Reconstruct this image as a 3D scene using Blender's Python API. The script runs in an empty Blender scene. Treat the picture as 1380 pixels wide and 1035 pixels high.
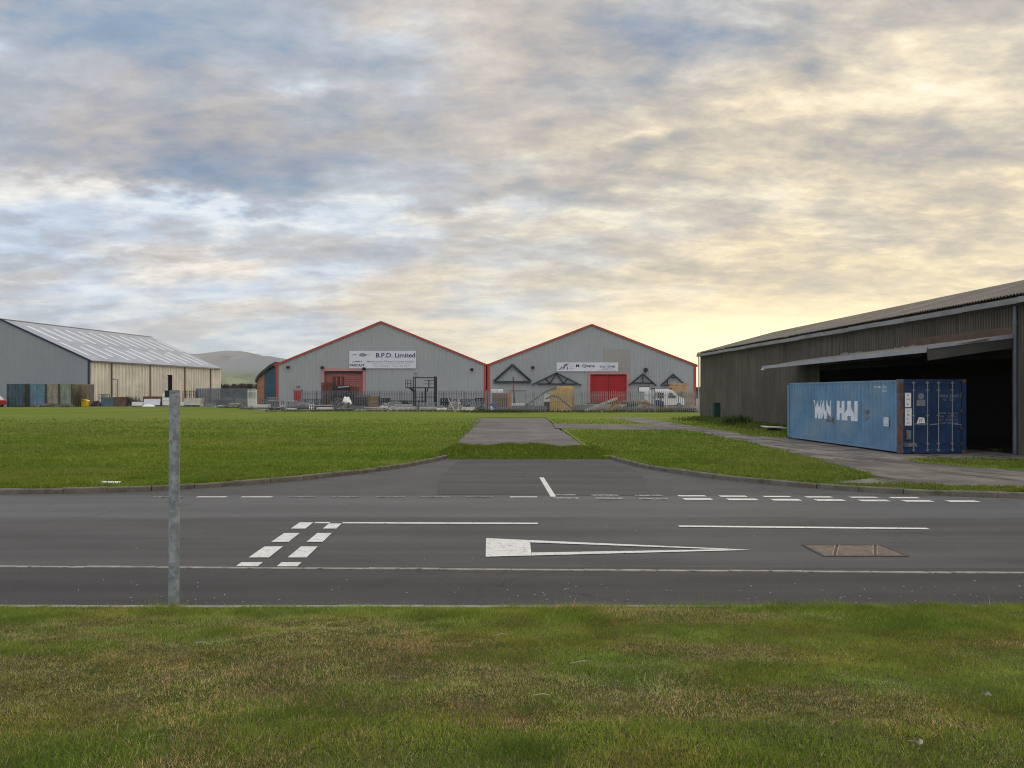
import bpy, math, random
import numpy as np
from mathutils import Vector, Matrix, Euler

R = math.radians
random.seed(7)
rng = np.random.default_rng(11)
SC = bpy.context.scene
COL = SC.collection

# ------------------------------------------------------------------ camera
F, CX, HZ, CAMH = 1036.0, 690.0, 529.0, 2.25
cam_d = bpy.data.cameras.new('camera'); cam = bpy.data.objects.new('camera', cam_d); COL.objects.link(cam)
cam.location = (0, 0, CAMH); cam.rotation_euler = (R(90), 0, 0)
cam_d.sensor_width = 36; cam_d.lens = 36 * F / 1380
cam_d.shift_y = 11.5 / 1380
cam_d.clip_start = 0.1; cam_d.clip_end = 20000
SC.camera = cam
SC.view_settings.view_transform = 'Standard'
SC.view_settings.look = 'None'
SC.view_settings.exposure = 0.08
SC.view_settings.gamma = 1.0
SC.render.engine = 'CYCLES'
SC.cycles.use_denoising = True
SC.cycles.denoising_prefilter = 'NONE'
SC.cycles.use_adaptive_sampling = False
SC.cycles.filter_width = 1.1
SC.cycles.volume_bounces = 0
SC.cycles.max_bounces = 6

SUN_AZ, SUN_EL = 25.0, 7.0       # degrees clockwise from +Y, and above the horizon
HAZE = 0.00010

# ------------------------------------------------------------------ node helpers
class V:
    """wraps a float socket so that node arithmetic reads like arithmetic"""
    nt = None
    def __init__(s, sock): s.s = sock
    @staticmethod
    def m(op, *a, clamp=False):
        n = V.nt.nodes.new('ShaderNodeMath'); n.operation = op; n.use_clamp = clamp
        for i, x in enumerate(a):
            if isinstance(x, V): V.nt.links.new(x.s, n.inputs[i])
            else: n.inputs[i].default_value = x
        return V(n.outputs[0])
    def __add__(s, o): return V.m('ADD', s, o)
    __radd__ = __add__
    def __sub__(s, o): return V.m('SUBTRACT', s, o)
    def __rsub__(s, o): return V.m('SUBTRACT', o, s)
    def __mul__(s, o): return V.m('MULTIPLY', s, o)
    __rmul__ = __mul__
    def __truediv__(s, o): return V.m('DIVIDE', s, o)
    def __neg__(s): return V.m('MULTIPLY', s, -1.0)
def smooth(x, a, b, lo=0.0, hi=1.0):
    n = V.nt.nodes.new('ShaderNodeMapRange'); n.interpolation_type = 'SMOOTHSTEP'
    V.nt.links.new(x.s, n.inputs['Value'])
    for k, v in zip(('From Min', 'From Max', 'To Min', 'To Max'), (a, b, lo, hi)): n.inputs[k].default_value = v
    return V(n.outputs[0])
def comb(x, y, z=0.0):
    n = V.nt.nodes.new('ShaderNodeCombineXYZ')
    for i, a in enumerate((x, y, z)):
        if isinstance(a, V): V.nt.links.new(a.s, n.inputs[i])
        else: n.inputs[i].default_value = a
    return n.outputs[0]
def sep(sock):
    n = V.nt.nodes.new('ShaderNodeSeparateXYZ'); V.nt.links.new(sock, n.inputs[0])
    return V(n.outputs[0]), V(n.outputs[1]), V(n.outputs[2])
def noise(vec, scale, detail=4, rough=.5, dist=0.0, color=False):
    n = V.nt.nodes.new('ShaderNodeTexNoise')
    if vec is not None: V.nt.links.new(vec, n.inputs['Vector'])
    n.inputs['Scale'].default_value = scale; n.inputs['Detail'].default_value = detail
    n.inputs['Roughness'].default_value = rough; n.inputs['Distortion'].default_value = dist
    return n.outputs['Color'] if color else V(n.outputs[0])
def mixc(f, a, b, blend='MIX'):
    n = V.nt.nodes.new('ShaderNodeMix'); n.data_type = 'RGBA'; n.blend_type = blend
    if isinstance(f, V): V.nt.links.new(f.s, n.inputs[0])
    else: n.inputs[0].default_value = f
    for i, c in ((6, a), (7, b)):
        if isinstance(c, tuple): n.inputs[i].default_value = (*c[:3], 1)
        else: V.nt.links.new(c, n.inputs[i])
    return n.outputs[2]
def ramp(x, stops):
    n = V.nt.nodes.new('ShaderNodeValToRGB'); V.nt.links.new(x.s, n.inputs[0])
    e = n.color_ramp.elements
    e[0].position, e[0].color = stops[0][0], (*stops[0][1], 1)
    e[1].position, e[1].color = stops[-1][0], (*stops[-1][1], 1)
    for p, c in stops[1:-1]:
        k = e.new(p); k.color = (*c, 1)
    return n.outputs[0]

# ------------------------------------------------------------------ world: evening sky under broken stratocumulus
world = bpy.data.worlds.new('World'); SC.world = world; world.use_nodes = True
nt = world.node_tree; V.nt = nt
bg = nt.nodes['Background']
def pix_dir(px, py):
    return math.atan2(px - CX, F), math.atan2(HZ - py, math.hypot(F, px - CX))
def build_sky():
    tc = nt.nodes.new('ShaderNodeTexCoord')
    dx, dy, dz = sep(tc.outputs['Generated'])
    up = V.m('MAXIMUM', dz, 0.0)
    den = up + 0.23
    u, v = dx / den, dy / den
    az = V.m('ARCTAN2', dx, dy); el = V.m('ARCSINE', dz)
    w1 = noise(comb(u, v), 2.8, 5, .55)
    w2 = noise(comb(u + 13.7, v - 4.1), 2.8, 5, .55)
    w3 = noise(comb(u - 7.3, v + 9.2), 1.0, 3, .5)
    azw = az + (w1 - .5) * .26 + (w3 - .5) * .2; elw = el + (w2 - .5) * .17
    uu = u + (w1 - .5) * .10; vv = v + (w2 - .5) * .10
    big = noise(comb(uu + 3.3, vv * 1.05 + 1.7), 1.3, 5, .5)
    mid = noise(comb(uu + 9.1, vv * 1.45), 3.4, 7, .55)
    fin = noise(comb(uu - 2.0, vv * 1.55 + 5.0), 9.0, 8, .62)
    mott = smooth(azw, R(-12), R(20), .68, 1.0)
    t = .5 + (big - .5) * .34 + (mid - .5) * mott * .66 + (fin - .5) * mott * smooth(el, R(1.5), R(11), .34, .54) + smooth(el, R(10), R(26), -.035, .045)
    blobs = [(410, 190, 120, 40, .22), (300, 225, 130, 40, .14), (830, 215, 100, 42, .17), (740, 240, 100, 30, .10), (230, 235, 200, 26, .10), (640, 258, 90, 22, .08),
             (60, 195, 140, 45, .09), (690, 110, 130, 45, .08), (1290, 180, 90, 26, .14), (1000, 255, 110, 26, .09), (960, 35, 240, 36, .12), (1150, 60, 120, 26, .08),
             (170, 30, 280, 60, .12), (420, 335, 220, 16, .07), (130, 340, 160, 14, .06), (590, 190, 60, 40, .04), (870, 95, 60, 30, .08),
             (100, 262, 150, 15, -.26), (330, 285, 130, 11, -.20), (845, 178, 50, 11, -.30), (620, 72, 90, 24, -.14), (485, 72, 46, 24, -.12),
             (75, 80, 80, 26, -.16), (430, 135, 55, 11, -.16), (1225, 110, 110, 40, -.18), (1190, 150, 90, 20, -.10), (640, 205, 80, 22, -.10), (380, 120, 80, 12, -.08),
             (560, 290, 130, 11, -.14), (1090, 330, 220, 24, -.08), (250, 365, 190, 12, -.14), (700, 165, 60, 16, -.08), (1010, 150, 50, 40, -.07), (80, 400, 160, 9, -.12), (820, 290, 90, 12, -.1)]
    for (px, py, rx, ry, wgt) in blobs:
        a0, e0 = pix_dir(px, py)
        qa = (azw - a0) * (F / rx); qe = (elw - e0) * (F / ry)
        g = V.m('POWER', 2.718, -(qa * qa + qe * qe))
        t = t + g * (wgt * (.85 if wgt > 0 else .62))
    hue = noise(comb(uu * .8 + 21.0, vv * 1.1 - 8.0), 2.2, 4, .5)
    hue2 = smooth(hue + smooth(el, R(15), R(27), 0, .07), .40, .64)
    cool = ramp(t, [(.20, (.50, .66, .86)), (.30, (.72, .79, .85)), (.38, (.62, .70, .785)), (.46, (.485, .58, .70)), (.53, (.42, .475, .56)),
                    (.61, (.345, .40, .475)), (.70, (.245, .335, .46)), (.82, (.19, .275, .40))])
    peach = ramp(t, [(.20, (.80, .86, .92)), (.30, (.93, .90, .82)), (.38, (.80, .74, .66)), (.46, (.63, .58, .53)), (.53, (.53, .485, .46)),
                    (.61, (.44, .41, .405)), (.70, (.33, .34, .38)), (.82, (.22, .27, .37))])
    warm = ramp(t, [(.20, (.95, .93, .86)), (.31, (.95, .83, .58)), (.40, (.80, .68, .475)), (.48, (.64, .56, .435)), (.55, (.53, .475, .40)),
                    (.63, (.42, .40, .375)), (.75, (.29, .31, .35))])
    cool = mixc(hue2 * .85, cool, peach)
    wz = smooth(azw + (hue - .5) * .9, R(-24), R(27))
    wl = smooth(elw, R(34), R(4), .66, 1.0)
    wf = V.m('MULTIPLY', wz, wl, clamp=True)
    col = mixc(wf, cool, warm)
    low = smooth(el, R(8), R(1))
    lowc = mixc(smooth(t, .40, .56), mixc(wz, (.80, .80, .74), (1.05, .88, .52)), mixc(wz, (.47, .58, .67), (.72, .62, .42)))
    col = mixc(low * .55, col, lowc)
    sa = R(SUN_AZ - 7)
    ga = (az - sa) * (1 / R(13)); ge = (el - R(2.6)) * (1 / R(3.0))
    glow = V.m('POWER', 2.718, -(ga * ga + ge * ge))
    ga2 = (az - sa) * (1 / R(30)); ge2 = (el - R(3)) * (1 / R(12))
    glow2 = V.m('POWER', 2.718, -(ga2 * ga2 + ge2 * ge2))
    col = mixc(glow2 * .20, col, (.98, .82, .48))
    col = mixc(glow * .92, col, (1.75, 1.42, .80))
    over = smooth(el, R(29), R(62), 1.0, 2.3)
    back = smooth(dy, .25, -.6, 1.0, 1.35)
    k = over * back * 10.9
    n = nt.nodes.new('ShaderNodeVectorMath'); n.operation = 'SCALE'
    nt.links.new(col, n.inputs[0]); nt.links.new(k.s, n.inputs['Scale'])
    sky = nt.nodes.new('ShaderNodeTexSky'); sky.sky_type = 'NISHITA'; sky.sun_disc = False
    sky.sun_elevation = R(SUN_EL); sky.sun_rotation = R(SUN_AZ)
    cover = smooth(t, .16, .28, .75, 1.0)
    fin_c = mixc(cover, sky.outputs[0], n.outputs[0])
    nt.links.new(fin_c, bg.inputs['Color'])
    bg.inputs['Strength'].default_value = 0.1
build_sky()

sun_d = bpy.data.lights.new('sun', 'SUN'); sun_d.energy = 1.2; sun_d.angle = R(14); sun_d.color = (1, .80, .52)
sun = bpy.data.objects.new('sun', sun_d); COL.objects.link(sun)
sd = Vector((math.sin(R(SUN_AZ)) * math.cos(R(SUN_EL)), math.cos(R(SUN_AZ)) * math.cos(R(SUN_EL)), math.sin(R(SUN_EL))))
sun.rotation_euler = (-sd).to_track_quat('-Z', 'Y').to_euler()

# ------------------------------------------------------------------ building helpers
def PX(px, Y): return (px - CX) / F * Y
def PZ(py, Y): return CAMH - (py - HZ) / F * Y
def G(px, py, z=0.0):
    Y = F * (CAMH - z) / (py - HZ)
    return PX(px, Y), Y

class MB:
    def __init__(s): s.v = []; s.f = []
    def add(s, vs, fs):
        b = len(s.v); s.v += [tuple(p) for p in vs]; s.f += [tuple(b + i for i in f) for f in fs]; return s
    def box(s, x0, x1, y0, y1, z0, z1, M=None):
        vs = [Vector((x, y, z)) for z in (z0, z1) for y in (y0, y1) for x in (x0, x1)]
        if M is not None: vs = [M @ p for p in vs]
        return s.add(vs, [(0, 2, 3, 1), (4, 5, 7, 6), (0, 1, 5, 4), (2, 6, 7, 3), (0, 4, 6, 2), (1, 3, 7, 5)])
    def rbox(s, c, size, rot=(0, 0, 0)):
        M = Matrix.Translation(c) @ Euler(rot).to_matrix().to_4x4()
        a, b, d = (q / 2 for q in size)
        return s.box(-a, a, -b, b, -d, d, M)
    def bar(s, p0, p1, w, h=None, upv=(0, 0, 1)):
        h = h or w
        p0, p1 = Vector(p0), Vector(p1); d = (p1 - p0)
        L = d.length; d.normalize(); u = Vector(upv)
        if abs(d.dot(u)) > .98: u = Vector((0, 1, 0))
        a = d.cross(u).normalized(); b = a.cross(d).normalized()
        vs = []
        for t in (0, L):
            for sa, sb in ((-1, -1), (1, -1), (1, 1), (-1, 1)): vs.append(p0 + d * t + a * (sa * w / 2) + b * (sb * h / 2))
        return s.add(vs, [(3, 2, 1, 0), (4, 5, 6, 7), (0, 1, 5, 4), (1, 2, 6, 5), (2, 3, 7, 6), (3, 0, 4, 7)])
    def tube(s, p0, p1, r, n=12, r1=None, cap=True):
        r1 = r if r1 is None else r1
        p0, p1 = Vector(p0), Vector(p1); d = (p1 - p0).normalized()
        u = Vector((0, 0, 1)) if abs(d.z) < .9 else Vector((1, 0, 0))
        a = d.cross(u).normalized(); b = d.cross(a).normalized()
        vs = [p + (a * math.cos(2 * math.pi * i / n) + b * math.sin(2 * math.pi * i / n)) * rr for p, rr in ((p0, r), (p1, r1)) for i in range(n)]
        fs = [(i, (i + 1) % n, n + (i + 1) % n, n + i) for i in range(n)]
        if cap: fs += [tuple(range(n))[::-1], tuple(range(n, 2 * n))]
        return s.add(vs, fs)
    def prism(s, poly, y0, y1, M=None, yfun=None):
        n = len(poly)
        vs = []
        for sd_, y in ((0, y0), (1, y1)):
            for x, z in poly:
                yy = y if yfun is None else y * yfun(x, z)
                p = Vector((x, yy, z)); vs.append(M @ p if M is not None else p)
        fs = [(i, (i + 1) % n, n + (i + 1) % n, n + i) for i in range(n)] + [tuple(range(n))[::-1], tuple(range(n, 2 * n))]
        return s.add(vs, fs)
    def flat(s, poly, z, thick=0.0):
        n = len(poly)
        if thick <= 0: return s.add([(x, y, z) for x, y in poly], [tuple(range(n))])
        vs = [(x, y, z - thick) for x, y in poly] + [(x, y, z) for x, y in poly]
        return s.add(vs, [(i, (i + 1) % n, n + (i + 1) % n, n + i) for i in range(n)] + [tuple(range(n))[::-1], tuple(range(n, 2 * n))])
    def corr(s, p0, p1, zb, zt, pitch, depth, opening=None, breaks=(), frac=(0, .38, .5, .88)):
        """corrugated upright sheet from p0 to p1 (plan), ribs standing out on the right-hand side"""
        p0, p1 = Vector(p0), Vector(p1); L = (p1 - p0).length; d = (p1 - p0) / L; nrm = Vector((d.y, -d.x))
        offs = []
        k = 0
        while k * pitch < L:
            for fr, o in zip(frac, (0, 0, 1, 1)): offs.append((k * pitch + fr * pitch, o * depth))
            k += 1
        ss = [a for a, _ in offs]; oo = [b for _, b in offs]
        marks = sorted(set([x for x in ss if x < L] + [0, L] + list(breaks) + ([opening[0] + e for e in (-.0005, .0005)] + [opening[1] + e for e in (-.0005, .0005)] if opening else [])))
        prev = None
        for m in marks:
            o = float(np.interp(m, ss, oo)); q = p0 + d * m + nrm * o
            b = zb(m) if callable(zb) else zb; t_ = zt(m) if callable(zt) else zt
            if opening and opening[0] < m < opening[1]: b = opening[2]
            i = len(s.v); s.v += [(q.x, q.y, b), (q.x, q.y, t_)]
            if prev is not None: s.f.append((prev, i, i + 1, prev + 1))
            prev = i
        return s
    def corr_plane(s, O, U, W, pitch, depth, frac=(0, .38, .5, .88), segs=1):
        """corrugated sheet: ribs run along W, profile repeats along U, stands out along U x W"""
        O, U, W = Vector(O), Vector(U), Vector(W); L = U.length; d = U / L; nrm = U.cross(W).normalized()
        k = 0; prev = None
        while k * pitch < L:
            for fr, o in zip(frac, (0, 0, 1, 1)):
                m = k * pitch + fr * pitch
                if m > L: break
                q = O + d * m + nrm * (o * depth); i = len(s.v); s.v += [tuple(q), tuple(q + W)]
                if prev is not None: s.f.append((prev, i, i + 1, prev + 1))
                prev = i
            k += 1
        return s
    def build(s, name, mat, parent=None, loc=None, rotz=0, smooth_=False, bevel=0):
        me = bpy.data.meshes.new(name); me.from_pydata(s.v, [], s.f); me.update()
        o = bpy.data.objects.new(name, me); COL.objects.link(o)
        if mat: me.materials.append(mat)
        if parent: o.parent = parent
        if loc: o.location = loc
        if rotz: o.rotation_euler = (0, 0, rotz)
        if smooth_:
            me.polygons.foreach_set('use_smooth', [True] * len(me.polygons))
        if bevel:
            b = o.modifiers.new('bevel', 'BEVEL'); b.width = bevel; b.segments = 2; b.limit_method = 'ANGLE'
        return o

def tag(o, label=None, cat=None, group=None, kind=None):
    if label: o['label'] = label
    if cat: o['category'] = cat
    if group: o['group'] = group
    if kind: o['kind'] = kind
    return o
def thing(name, label, cat, loc=(0, 0, 0), rotz=0, group=None):
    o = bpy.data.objects.new(name, None); COL.objects.link(o)
    o.location = loc; o.rotation_euler = (0, 0, rotz); o.empty_display_size = .3
    return tag(o, label, cat, group)
def struct(name, mb, mat): return tag(mb.build(name, mat), kind='structure')
def copy_tree(o, parent=None):
    c = o.copy(); COL.objects.link(c)
    if parent: c.parent = parent
    for ch in list(o.children): copy_tree(ch, c)
    return c
def lettering(name, s, w, h, O, Rv, mat, parent, bold=0.0, up=(0, 0, 1), label=None):
    cu = bpy.data.curves.new(name, 'FONT'); cu.body = s; cu.size = 1; cu.offset = bold; cu.extrude = 0.0; cu.resolution_u = 3
    to = bpy.data.objects.new('tmp_text', cu); COL.objects.link(to)
    bpy.context.view_layer.update()
    me = bpy.data.meshes.new_from_object(to.evaluated_get(bpy.context.evaluated_depsgraph_get()))
    bpy.data.objects.remove(to); bpy.data.curves.remove(cu)
    co = np.zeros(len(me.vertices) * 3); me.vertices.foreach_get('co', co); co = co.reshape(-1, 3)
    lo, hi = co.min(0), co.max(0)
    x = (co[:, 0] - lo[0]) / (hi[0] - lo[0]) * w; y = (co[:, 1] - lo[1]) / (hi[1] - lo[1]) * h
    O, Rv, U = np.array(O, float), np.array(Rv, float), np.array(up, float)
    me.vertices.foreach_set('co', (O + x[:, None] * Rv + y[:, None] * U).ravel()); me.update()
    me.name = name; me.materials.clear(); me.materials.append(mat)
    o = bpy.data.objects.new(name, me); COL.objects.link(o); o.parent = parent
    if label: o['label'] = label
    return o

# ------------------------------------------------------------------ materials
def mat(name, col, rough=.8, var=.18, scale=2.0, metal=0.0, col2=None, c2at=(.55, .7), c2scale=1.5, streak=0.0, bump=0.0, bscale=30, spec=.35, world_co=False, fine=0.0):
    m = bpy.data.materials.new(name); m.use_nodes = True; nt_ = m.node_tree; V.nt = nt_
    bs = nt_.nodes['Principled BSDF']
    tc = nt_.nodes.new('ShaderNodeTexCoord')
    if world_co:
        g = nt_.nodes.new('ShaderNodeNewGeometry'); co = g.outputs['Position']
    else: co = tc.outputs['Object']
    n = noise(co, scale, 5, .6)
    c = mixc(smooth(n, .3, .7), tuple(q * (1 - var) for q in col), tuple(q * (1 + var) for q in col))
    if streak:
        x, y, z = sep(co)
        sv = noise(comb(x * 1.0, y * 1.0, z * .06), 5, 3, .5)
        c = mixc(smooth(sv, .45, .75, 0, streak), c, tuple(q * .45 for q in col))
    if fine:
        fn = noise(co, 60, 3, .6)
        c = mixc(smooth(fn, .4, .7, 0, fine), c, tuple(min(1, q * 1.9) for q in col))
    if col2:
        n2 = noise(co, c2scale, 6, .65)
        c = mixc(smooth(n2, *c2at), c, col2)
    nt_.links.new(c, bs.inputs['Base Color'])
    bs.inputs['Roughness'].default_value = rough; bs.inputs['Metallic'].default_value = metal
    bs.inputs['Specular IOR Level'].default_value = spec
    if bump:
        bn = noise(co, bscale, 4, .6)
        b = nt_.nodes.new('ShaderNodeBump'); b.inputs['Strength'].default_value = bump; b.inputs['Distance'].default_value = .02
        nt_.links.new(bn.s, b.inputs['Height']); nt_.links.new(b.outputs[0], bs.inputs['Normal'])
    return m
M = {}
M['cladding'] = mat('grey_cladding', (.315, .348, .38), .55, .05, .12, streak=.12)
M['clad_patch'] = mat('old_cladding', (.285, .285, .285), .6, .06, .3)
M['clad_left'] = mat('blue_grey_cladding', (.25, .285, .325), .55, .05, .1, streak=.1)
M['dark_frame'] = mat('dark_frame_paint', (.06, .06, .055), .7, .2, 1)
M['painted_dim_inside'] = mat('painted_dim_inside', (.035, .025, .03), .9, .2, 1)
M['cream'] = mat('stained_cream_sheet', (.64, .62, .55), .65, .12, .3, streak=.55, col2=(.48, .44, .35), c2at=(.58, .75), c2scale=.5)
M['roof_grey'] = mat('grey_roof', (.345, .375, .43), .5, .08, .3)
M['rooflight'] = mat('pale_rooflight', (.60, .63, .68), .45, .06, .5)
M['red_trim'] = mat('red_trim', (.40, .055, .042), .45, .1, .8)
M['pink_trim'] = mat('faded_red_trim', (.44, .22, .22), .6, .1, .8)
M['red_door'] = mat('red_door', (.36, .012, .018), .5, .1, .5)
M['faded_door'] = mat('faded_red_door', (.26, .09, .092), .55, .16, .5)
M['navy_trim'] = mat('navy_trim', (.012, .016, .06), .45, .1)
M['dark_sheet'] = mat('dark_weathered_sheet', (.128, .116, .094), .85, .2, .35, streak=.7, col2=(.085, .088, .068), c2at=(.5, .8), c2scale=.6, fine=.15)
M['asbestos'] = mat('weathered_roof_sheet', (.185, .17, .15), .9, .2, .4, col2=(.11, .10, .085), c2at=(.5, .75), c2scale=.8)
M['fascia'] = mat('pale_fascia', (.225, .23, .235), .6, .2, .7, col2=(.16, .15, .13), c2at=(.55, .75), c2scale=1.5)
M['rust_board'] = mat('rusty_board', (.125, .085, .065), .85, .25, 1.2)
M['shade_black'] = mat('painted_shade_black', (.012, .011, .010), .95, .2)  # near-black that puts unlit darkness into the colour of these surfaces
M['galv'] = mat('galvanised_steel', (.27, .305, .34), .75, .22, 9, metal=0, spec=.1, col2=(.17, .20, .235), c2at=(.45, .62), c2scale=14, bump=.08)
M['galv_far'] = mat('galvanised_pale', (.24, .265, .29), .55, .15, 1, metal=.2)
M['galv_dark'] = mat('dull_steel', (.13, .15, .175), .6, .2, 1, metal=.2)
M['black_steel'] = mat('black_steel', (.02, .022, .026), .55, .2)
M['truss'] = mat('blue_black_truss', (.03, .045, .055), .55, .15)
M['blue_cont'] = mat('faded_blue_paint', (.118, .245, .395), .55, .16, .9, streak=.35, col2=(.19, .28, .35), c2at=(.42, .7), c2scale=.6)
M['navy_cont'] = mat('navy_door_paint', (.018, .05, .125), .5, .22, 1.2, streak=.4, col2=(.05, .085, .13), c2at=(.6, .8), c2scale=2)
M['rust_post'] = mat('rusty_post', (.13, .07, .055), .8, .3, 3, col2=(.10, .13, .18), c2at=(.5, .65), c2scale=4)
M['rust'] = mat('rust', (.15, .06, .03), .9, .35, 2.5, col2=(.06, .03, .02), c2at=(.5, .7), c2scale=3)
M['rust_stain'] = mat('rust_stain', (.15, .19, .235), .9, .3, 4, col2=(.12, .085, .065), c2at=(.5, .62), c2scale=5)
M['white'] = mat('white_paint', (.72, .73, .76), .5, .05, 1)
M['letter_white'] = mat('worn_white_lettering', (.70, .74, .82), .6, .12, 3)
M['sign_white'] = mat('sign_white', (.60, .64, .74), .4, .04, .5)
M['ink'] = mat('navy_ink', (.015, .022, .11), .5, .05)
M['ink_black'] = mat('black_ink', (.012, .013, .018), .5, .05)
M['ink_grey'] = mat('grey_ink', (.22, .23, .30), .5, .05)
M['concrete'] = mat('precast_concrete', (.34, .335, .325), .9, .22, 1.4, col2=(.20, .195, .185), c2at=(.5, .75), c2scale=2)
M['concrete_pale'] = mat('pale_concrete', (.50, .49, .47), .9, .15, 1.4)
M['concrete_dark'] = mat('dark_concrete', (.14, .14, .145), .9, .25, 1.4)  # darker grey concrete, varied by noise
M['timber'] = mat('yellow_timber', (.50, .36, .17), .75, .15, 1.0, streak=.2)
M['timber_tan'] = mat('tan_timber', (.40, .27, .15), .8, .18, 1.0)
M['timber_brown'] = mat('brown_timber', (.20, .14, .095), .85, .25, 1.2)
M['timber_dark'] = mat('dark_timber', (.06, .05, .045), .9, .25, 1.2)
M['blue_tarp'] = mat('blue_tarp', (.03, .075, .32), .4, .3, 3)
M['yellow'] = mat('yellow_plastic', (.75, .55, .02), .4, .08, 1)
M['green_cab'] = mat('green_cabinet_paint', (.008, .05, .04), .45, .15, 1.5)
M['brick'] = mat('terracotta_brick', (.34, .17, .11), .9, .2, 1.5)
M['teal'] = mat('teal_blue_door', (.035, .10, .15), .6, .15, .8)
M['dark_roof'] = mat('dark_green_roof', (.05, .06, .05), .85, .2, .8)
M['glass'] = mat('dark_glass', (.02, .028, .035), .1, .05, spec=.6)
M['rubber'] = mat('black_rubber', (.015, .015, .016), .9, .1)
M['lamp_red'] = mat('red_lamp', (.4, .02, .02), .3, .05)
M['lamp_clear'] = mat('clear_lamp', (.7, .7, .72), .2, .05)
M['paper'] = mat('paper_white', (.78, .79, .80), .6, .06, 4)
M['orange'] = mat('orange_brown', (.42, .2, .08), .8, .2, 1)
# ------------------------------------------------------------------ ground materials
def ground_mat(name, fn, rough=.95, bump=.3, bscale=60, bdist=.02, spec=.15):
    m = bpy.data.materials.new(name); m.use_nodes = True; nt_ = m.node_tree; V.nt = nt_
    bs = nt_.nodes['Principled BSDF']
    g = nt_.nodes.new('ShaderNodeNewGeometry'); P = g.outputs['Position']; x, y, z = sep(P)
    out = fn(P, x, y)
    col, r = out if isinstance(out, tuple) else (out, None)
    nt_.links.new(col, bs.inputs['Base Color'])
    bs.inputs['Roughness'].default_value = rough; bs.inputs['Specular IOR Level'].default_value = spec
    if r is not None: nt_.links.new(r.s, bs.inputs['Roughness'])
    if bump:
        bn = noise(P, bscale, 5, .65)
        b = nt_.nodes.new('ShaderNodeBump'); b.inputs['Strength'].default_value = bump; b.inputs['Distance'].default_value = bdist
        nt_.links.new(bn.s, b.inputs['Height']); nt_.links.new(b.outputs[0], bs.inputs['Normal'])
    return m
def asphalt_fn(base, far=None):
    def fn(P, x, y):
        wear = noise(comb(x * .12, y * 1.1), 1.2, 5, .6)
        blot = noise(P, .55, 5, .6)
        c = mixc(smooth(wear, .35, .7), tuple(q * .80 for q in base), tuple(q * 1.2 for q in base))
        lane = noise(comb(x * .02, y * 1.0), 1.6, 2, .5)
        c = mixc(smooth(lane, .4, .65, 0, .45), c, tuple(q * 1.35 for q in base))
        c = mixc(smooth(blot, .45, .70, 0, .5), c, tuple(q * .72 for q in base))
        if far:
            edge = noise(comb(x * .5, y * 2), 1.0, 3)
            yy = y + (edge - .5) * .5
            c = mixc(smooth(yy, 13.75, 13.95), c, mixc(smooth(wear, .35, .7), tuple(q * .9 for q in far), tuple(q * 1.12 for q in far)))
            c = mixc(smooth(yy, 16.6, 16.9), c, mixc(smooth(blot, .35, .7), tuple(q * .95 for q in base), tuple(q * 1.22 for q in base)))
        chip = noise(P, 110, 2, .7)
        c = mixc(smooth(chip, .56, .72, 0, .6), c, tuple(q * 2.0 for q in base))
        c = mixc(smooth(chip, .46, .30, 0, .6), c, tuple(q * .45 for q in base))
        # cracks
        vo = V.nt.nodes.new('ShaderNodeTexVoronoi'); vo.feature = 'DISTANCE_TO_EDGE'; vo.inputs['Scale'].default_value = .32
        wv = noise(P, 1.5, 5, .6, color=True)
        va = V.nt.nodes.new('ShaderNodeVectorMath'); va.operation = 'ADD'
        V.nt.links.new(P, va.inputs[0]); V.nt.links.new(wv, va.inputs[1]); V.nt.links.new(va.outputs[0], vo.inputs['Vector'])
        mask = smooth(noise(P, .18, 2), .50, .60)
        c = mixc(V.m('MULTIPLY', smooth(V(vo.outputs['Distance']), .009, .002, 0, .5), mask), c, tuple(q * .35 for q in base))
        return c
    return fn
M['asphalt'] = ground_mat('road_asphalt', asphalt_fn((.073, .0735, .0755), (.104, .106, .110)), .85, .5, 130, .012, .3)
M['apron'] = ground_mat('apron_asphalt', asphalt_fn((.069, .068, .069)), .88, .5, 130, .012, .28)
M['footway'] = ground_mat('footway_asphalt', asphalt_fn((.060, .059, .061)), .9, .55, 120, .014, .25)
def field_fn(P, x, y):
    a = noise(P, .09, 5, .6); b = noise(comb(x * .5, y * 1.6), .8, 6, .65); d = noise(P, 9, 4, .7)
    c = mixc(smooth(a, .35, .65), (.118, .185, .022), (.175, .208, .032))
    worn = noise(comb(x * .35 + 7.0, y * .7), .22, 5, .6)
    c = mixc(smooth(worn, .48, .68, 0, .55), c, (.195, .190, .065))
    c = mixc(smooth(b, .48, .75, 0, .6), c, (.090, .128, .018))
    c = mixc(smooth(b, .42, .25, 0, .5), c, (.17, .17, .045))
    c = mixc(smooth(d, .5, .75, 0, .5), c, (.055, .080, .013))
    return c
M['field'] = ground_mat('field_grass', field_fn, .95, .9, 7, .12, .08)
def verge_fn(P, x, y):
    b = noise(P, 2.2, 6, .65); d = noise(P, 30, 4, .7)
    c = mixc(smooth(b, .4, .65), (.075, .095, .022), (.115, .098, .050))
    return mixc(smooth(d, .4, .7, 0, .8), c, (.022, .022, .010))
M['thatch'] = ground_mat('verge_thatch', verge_fn, .95, .9, 25, .05, .05)
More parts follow.
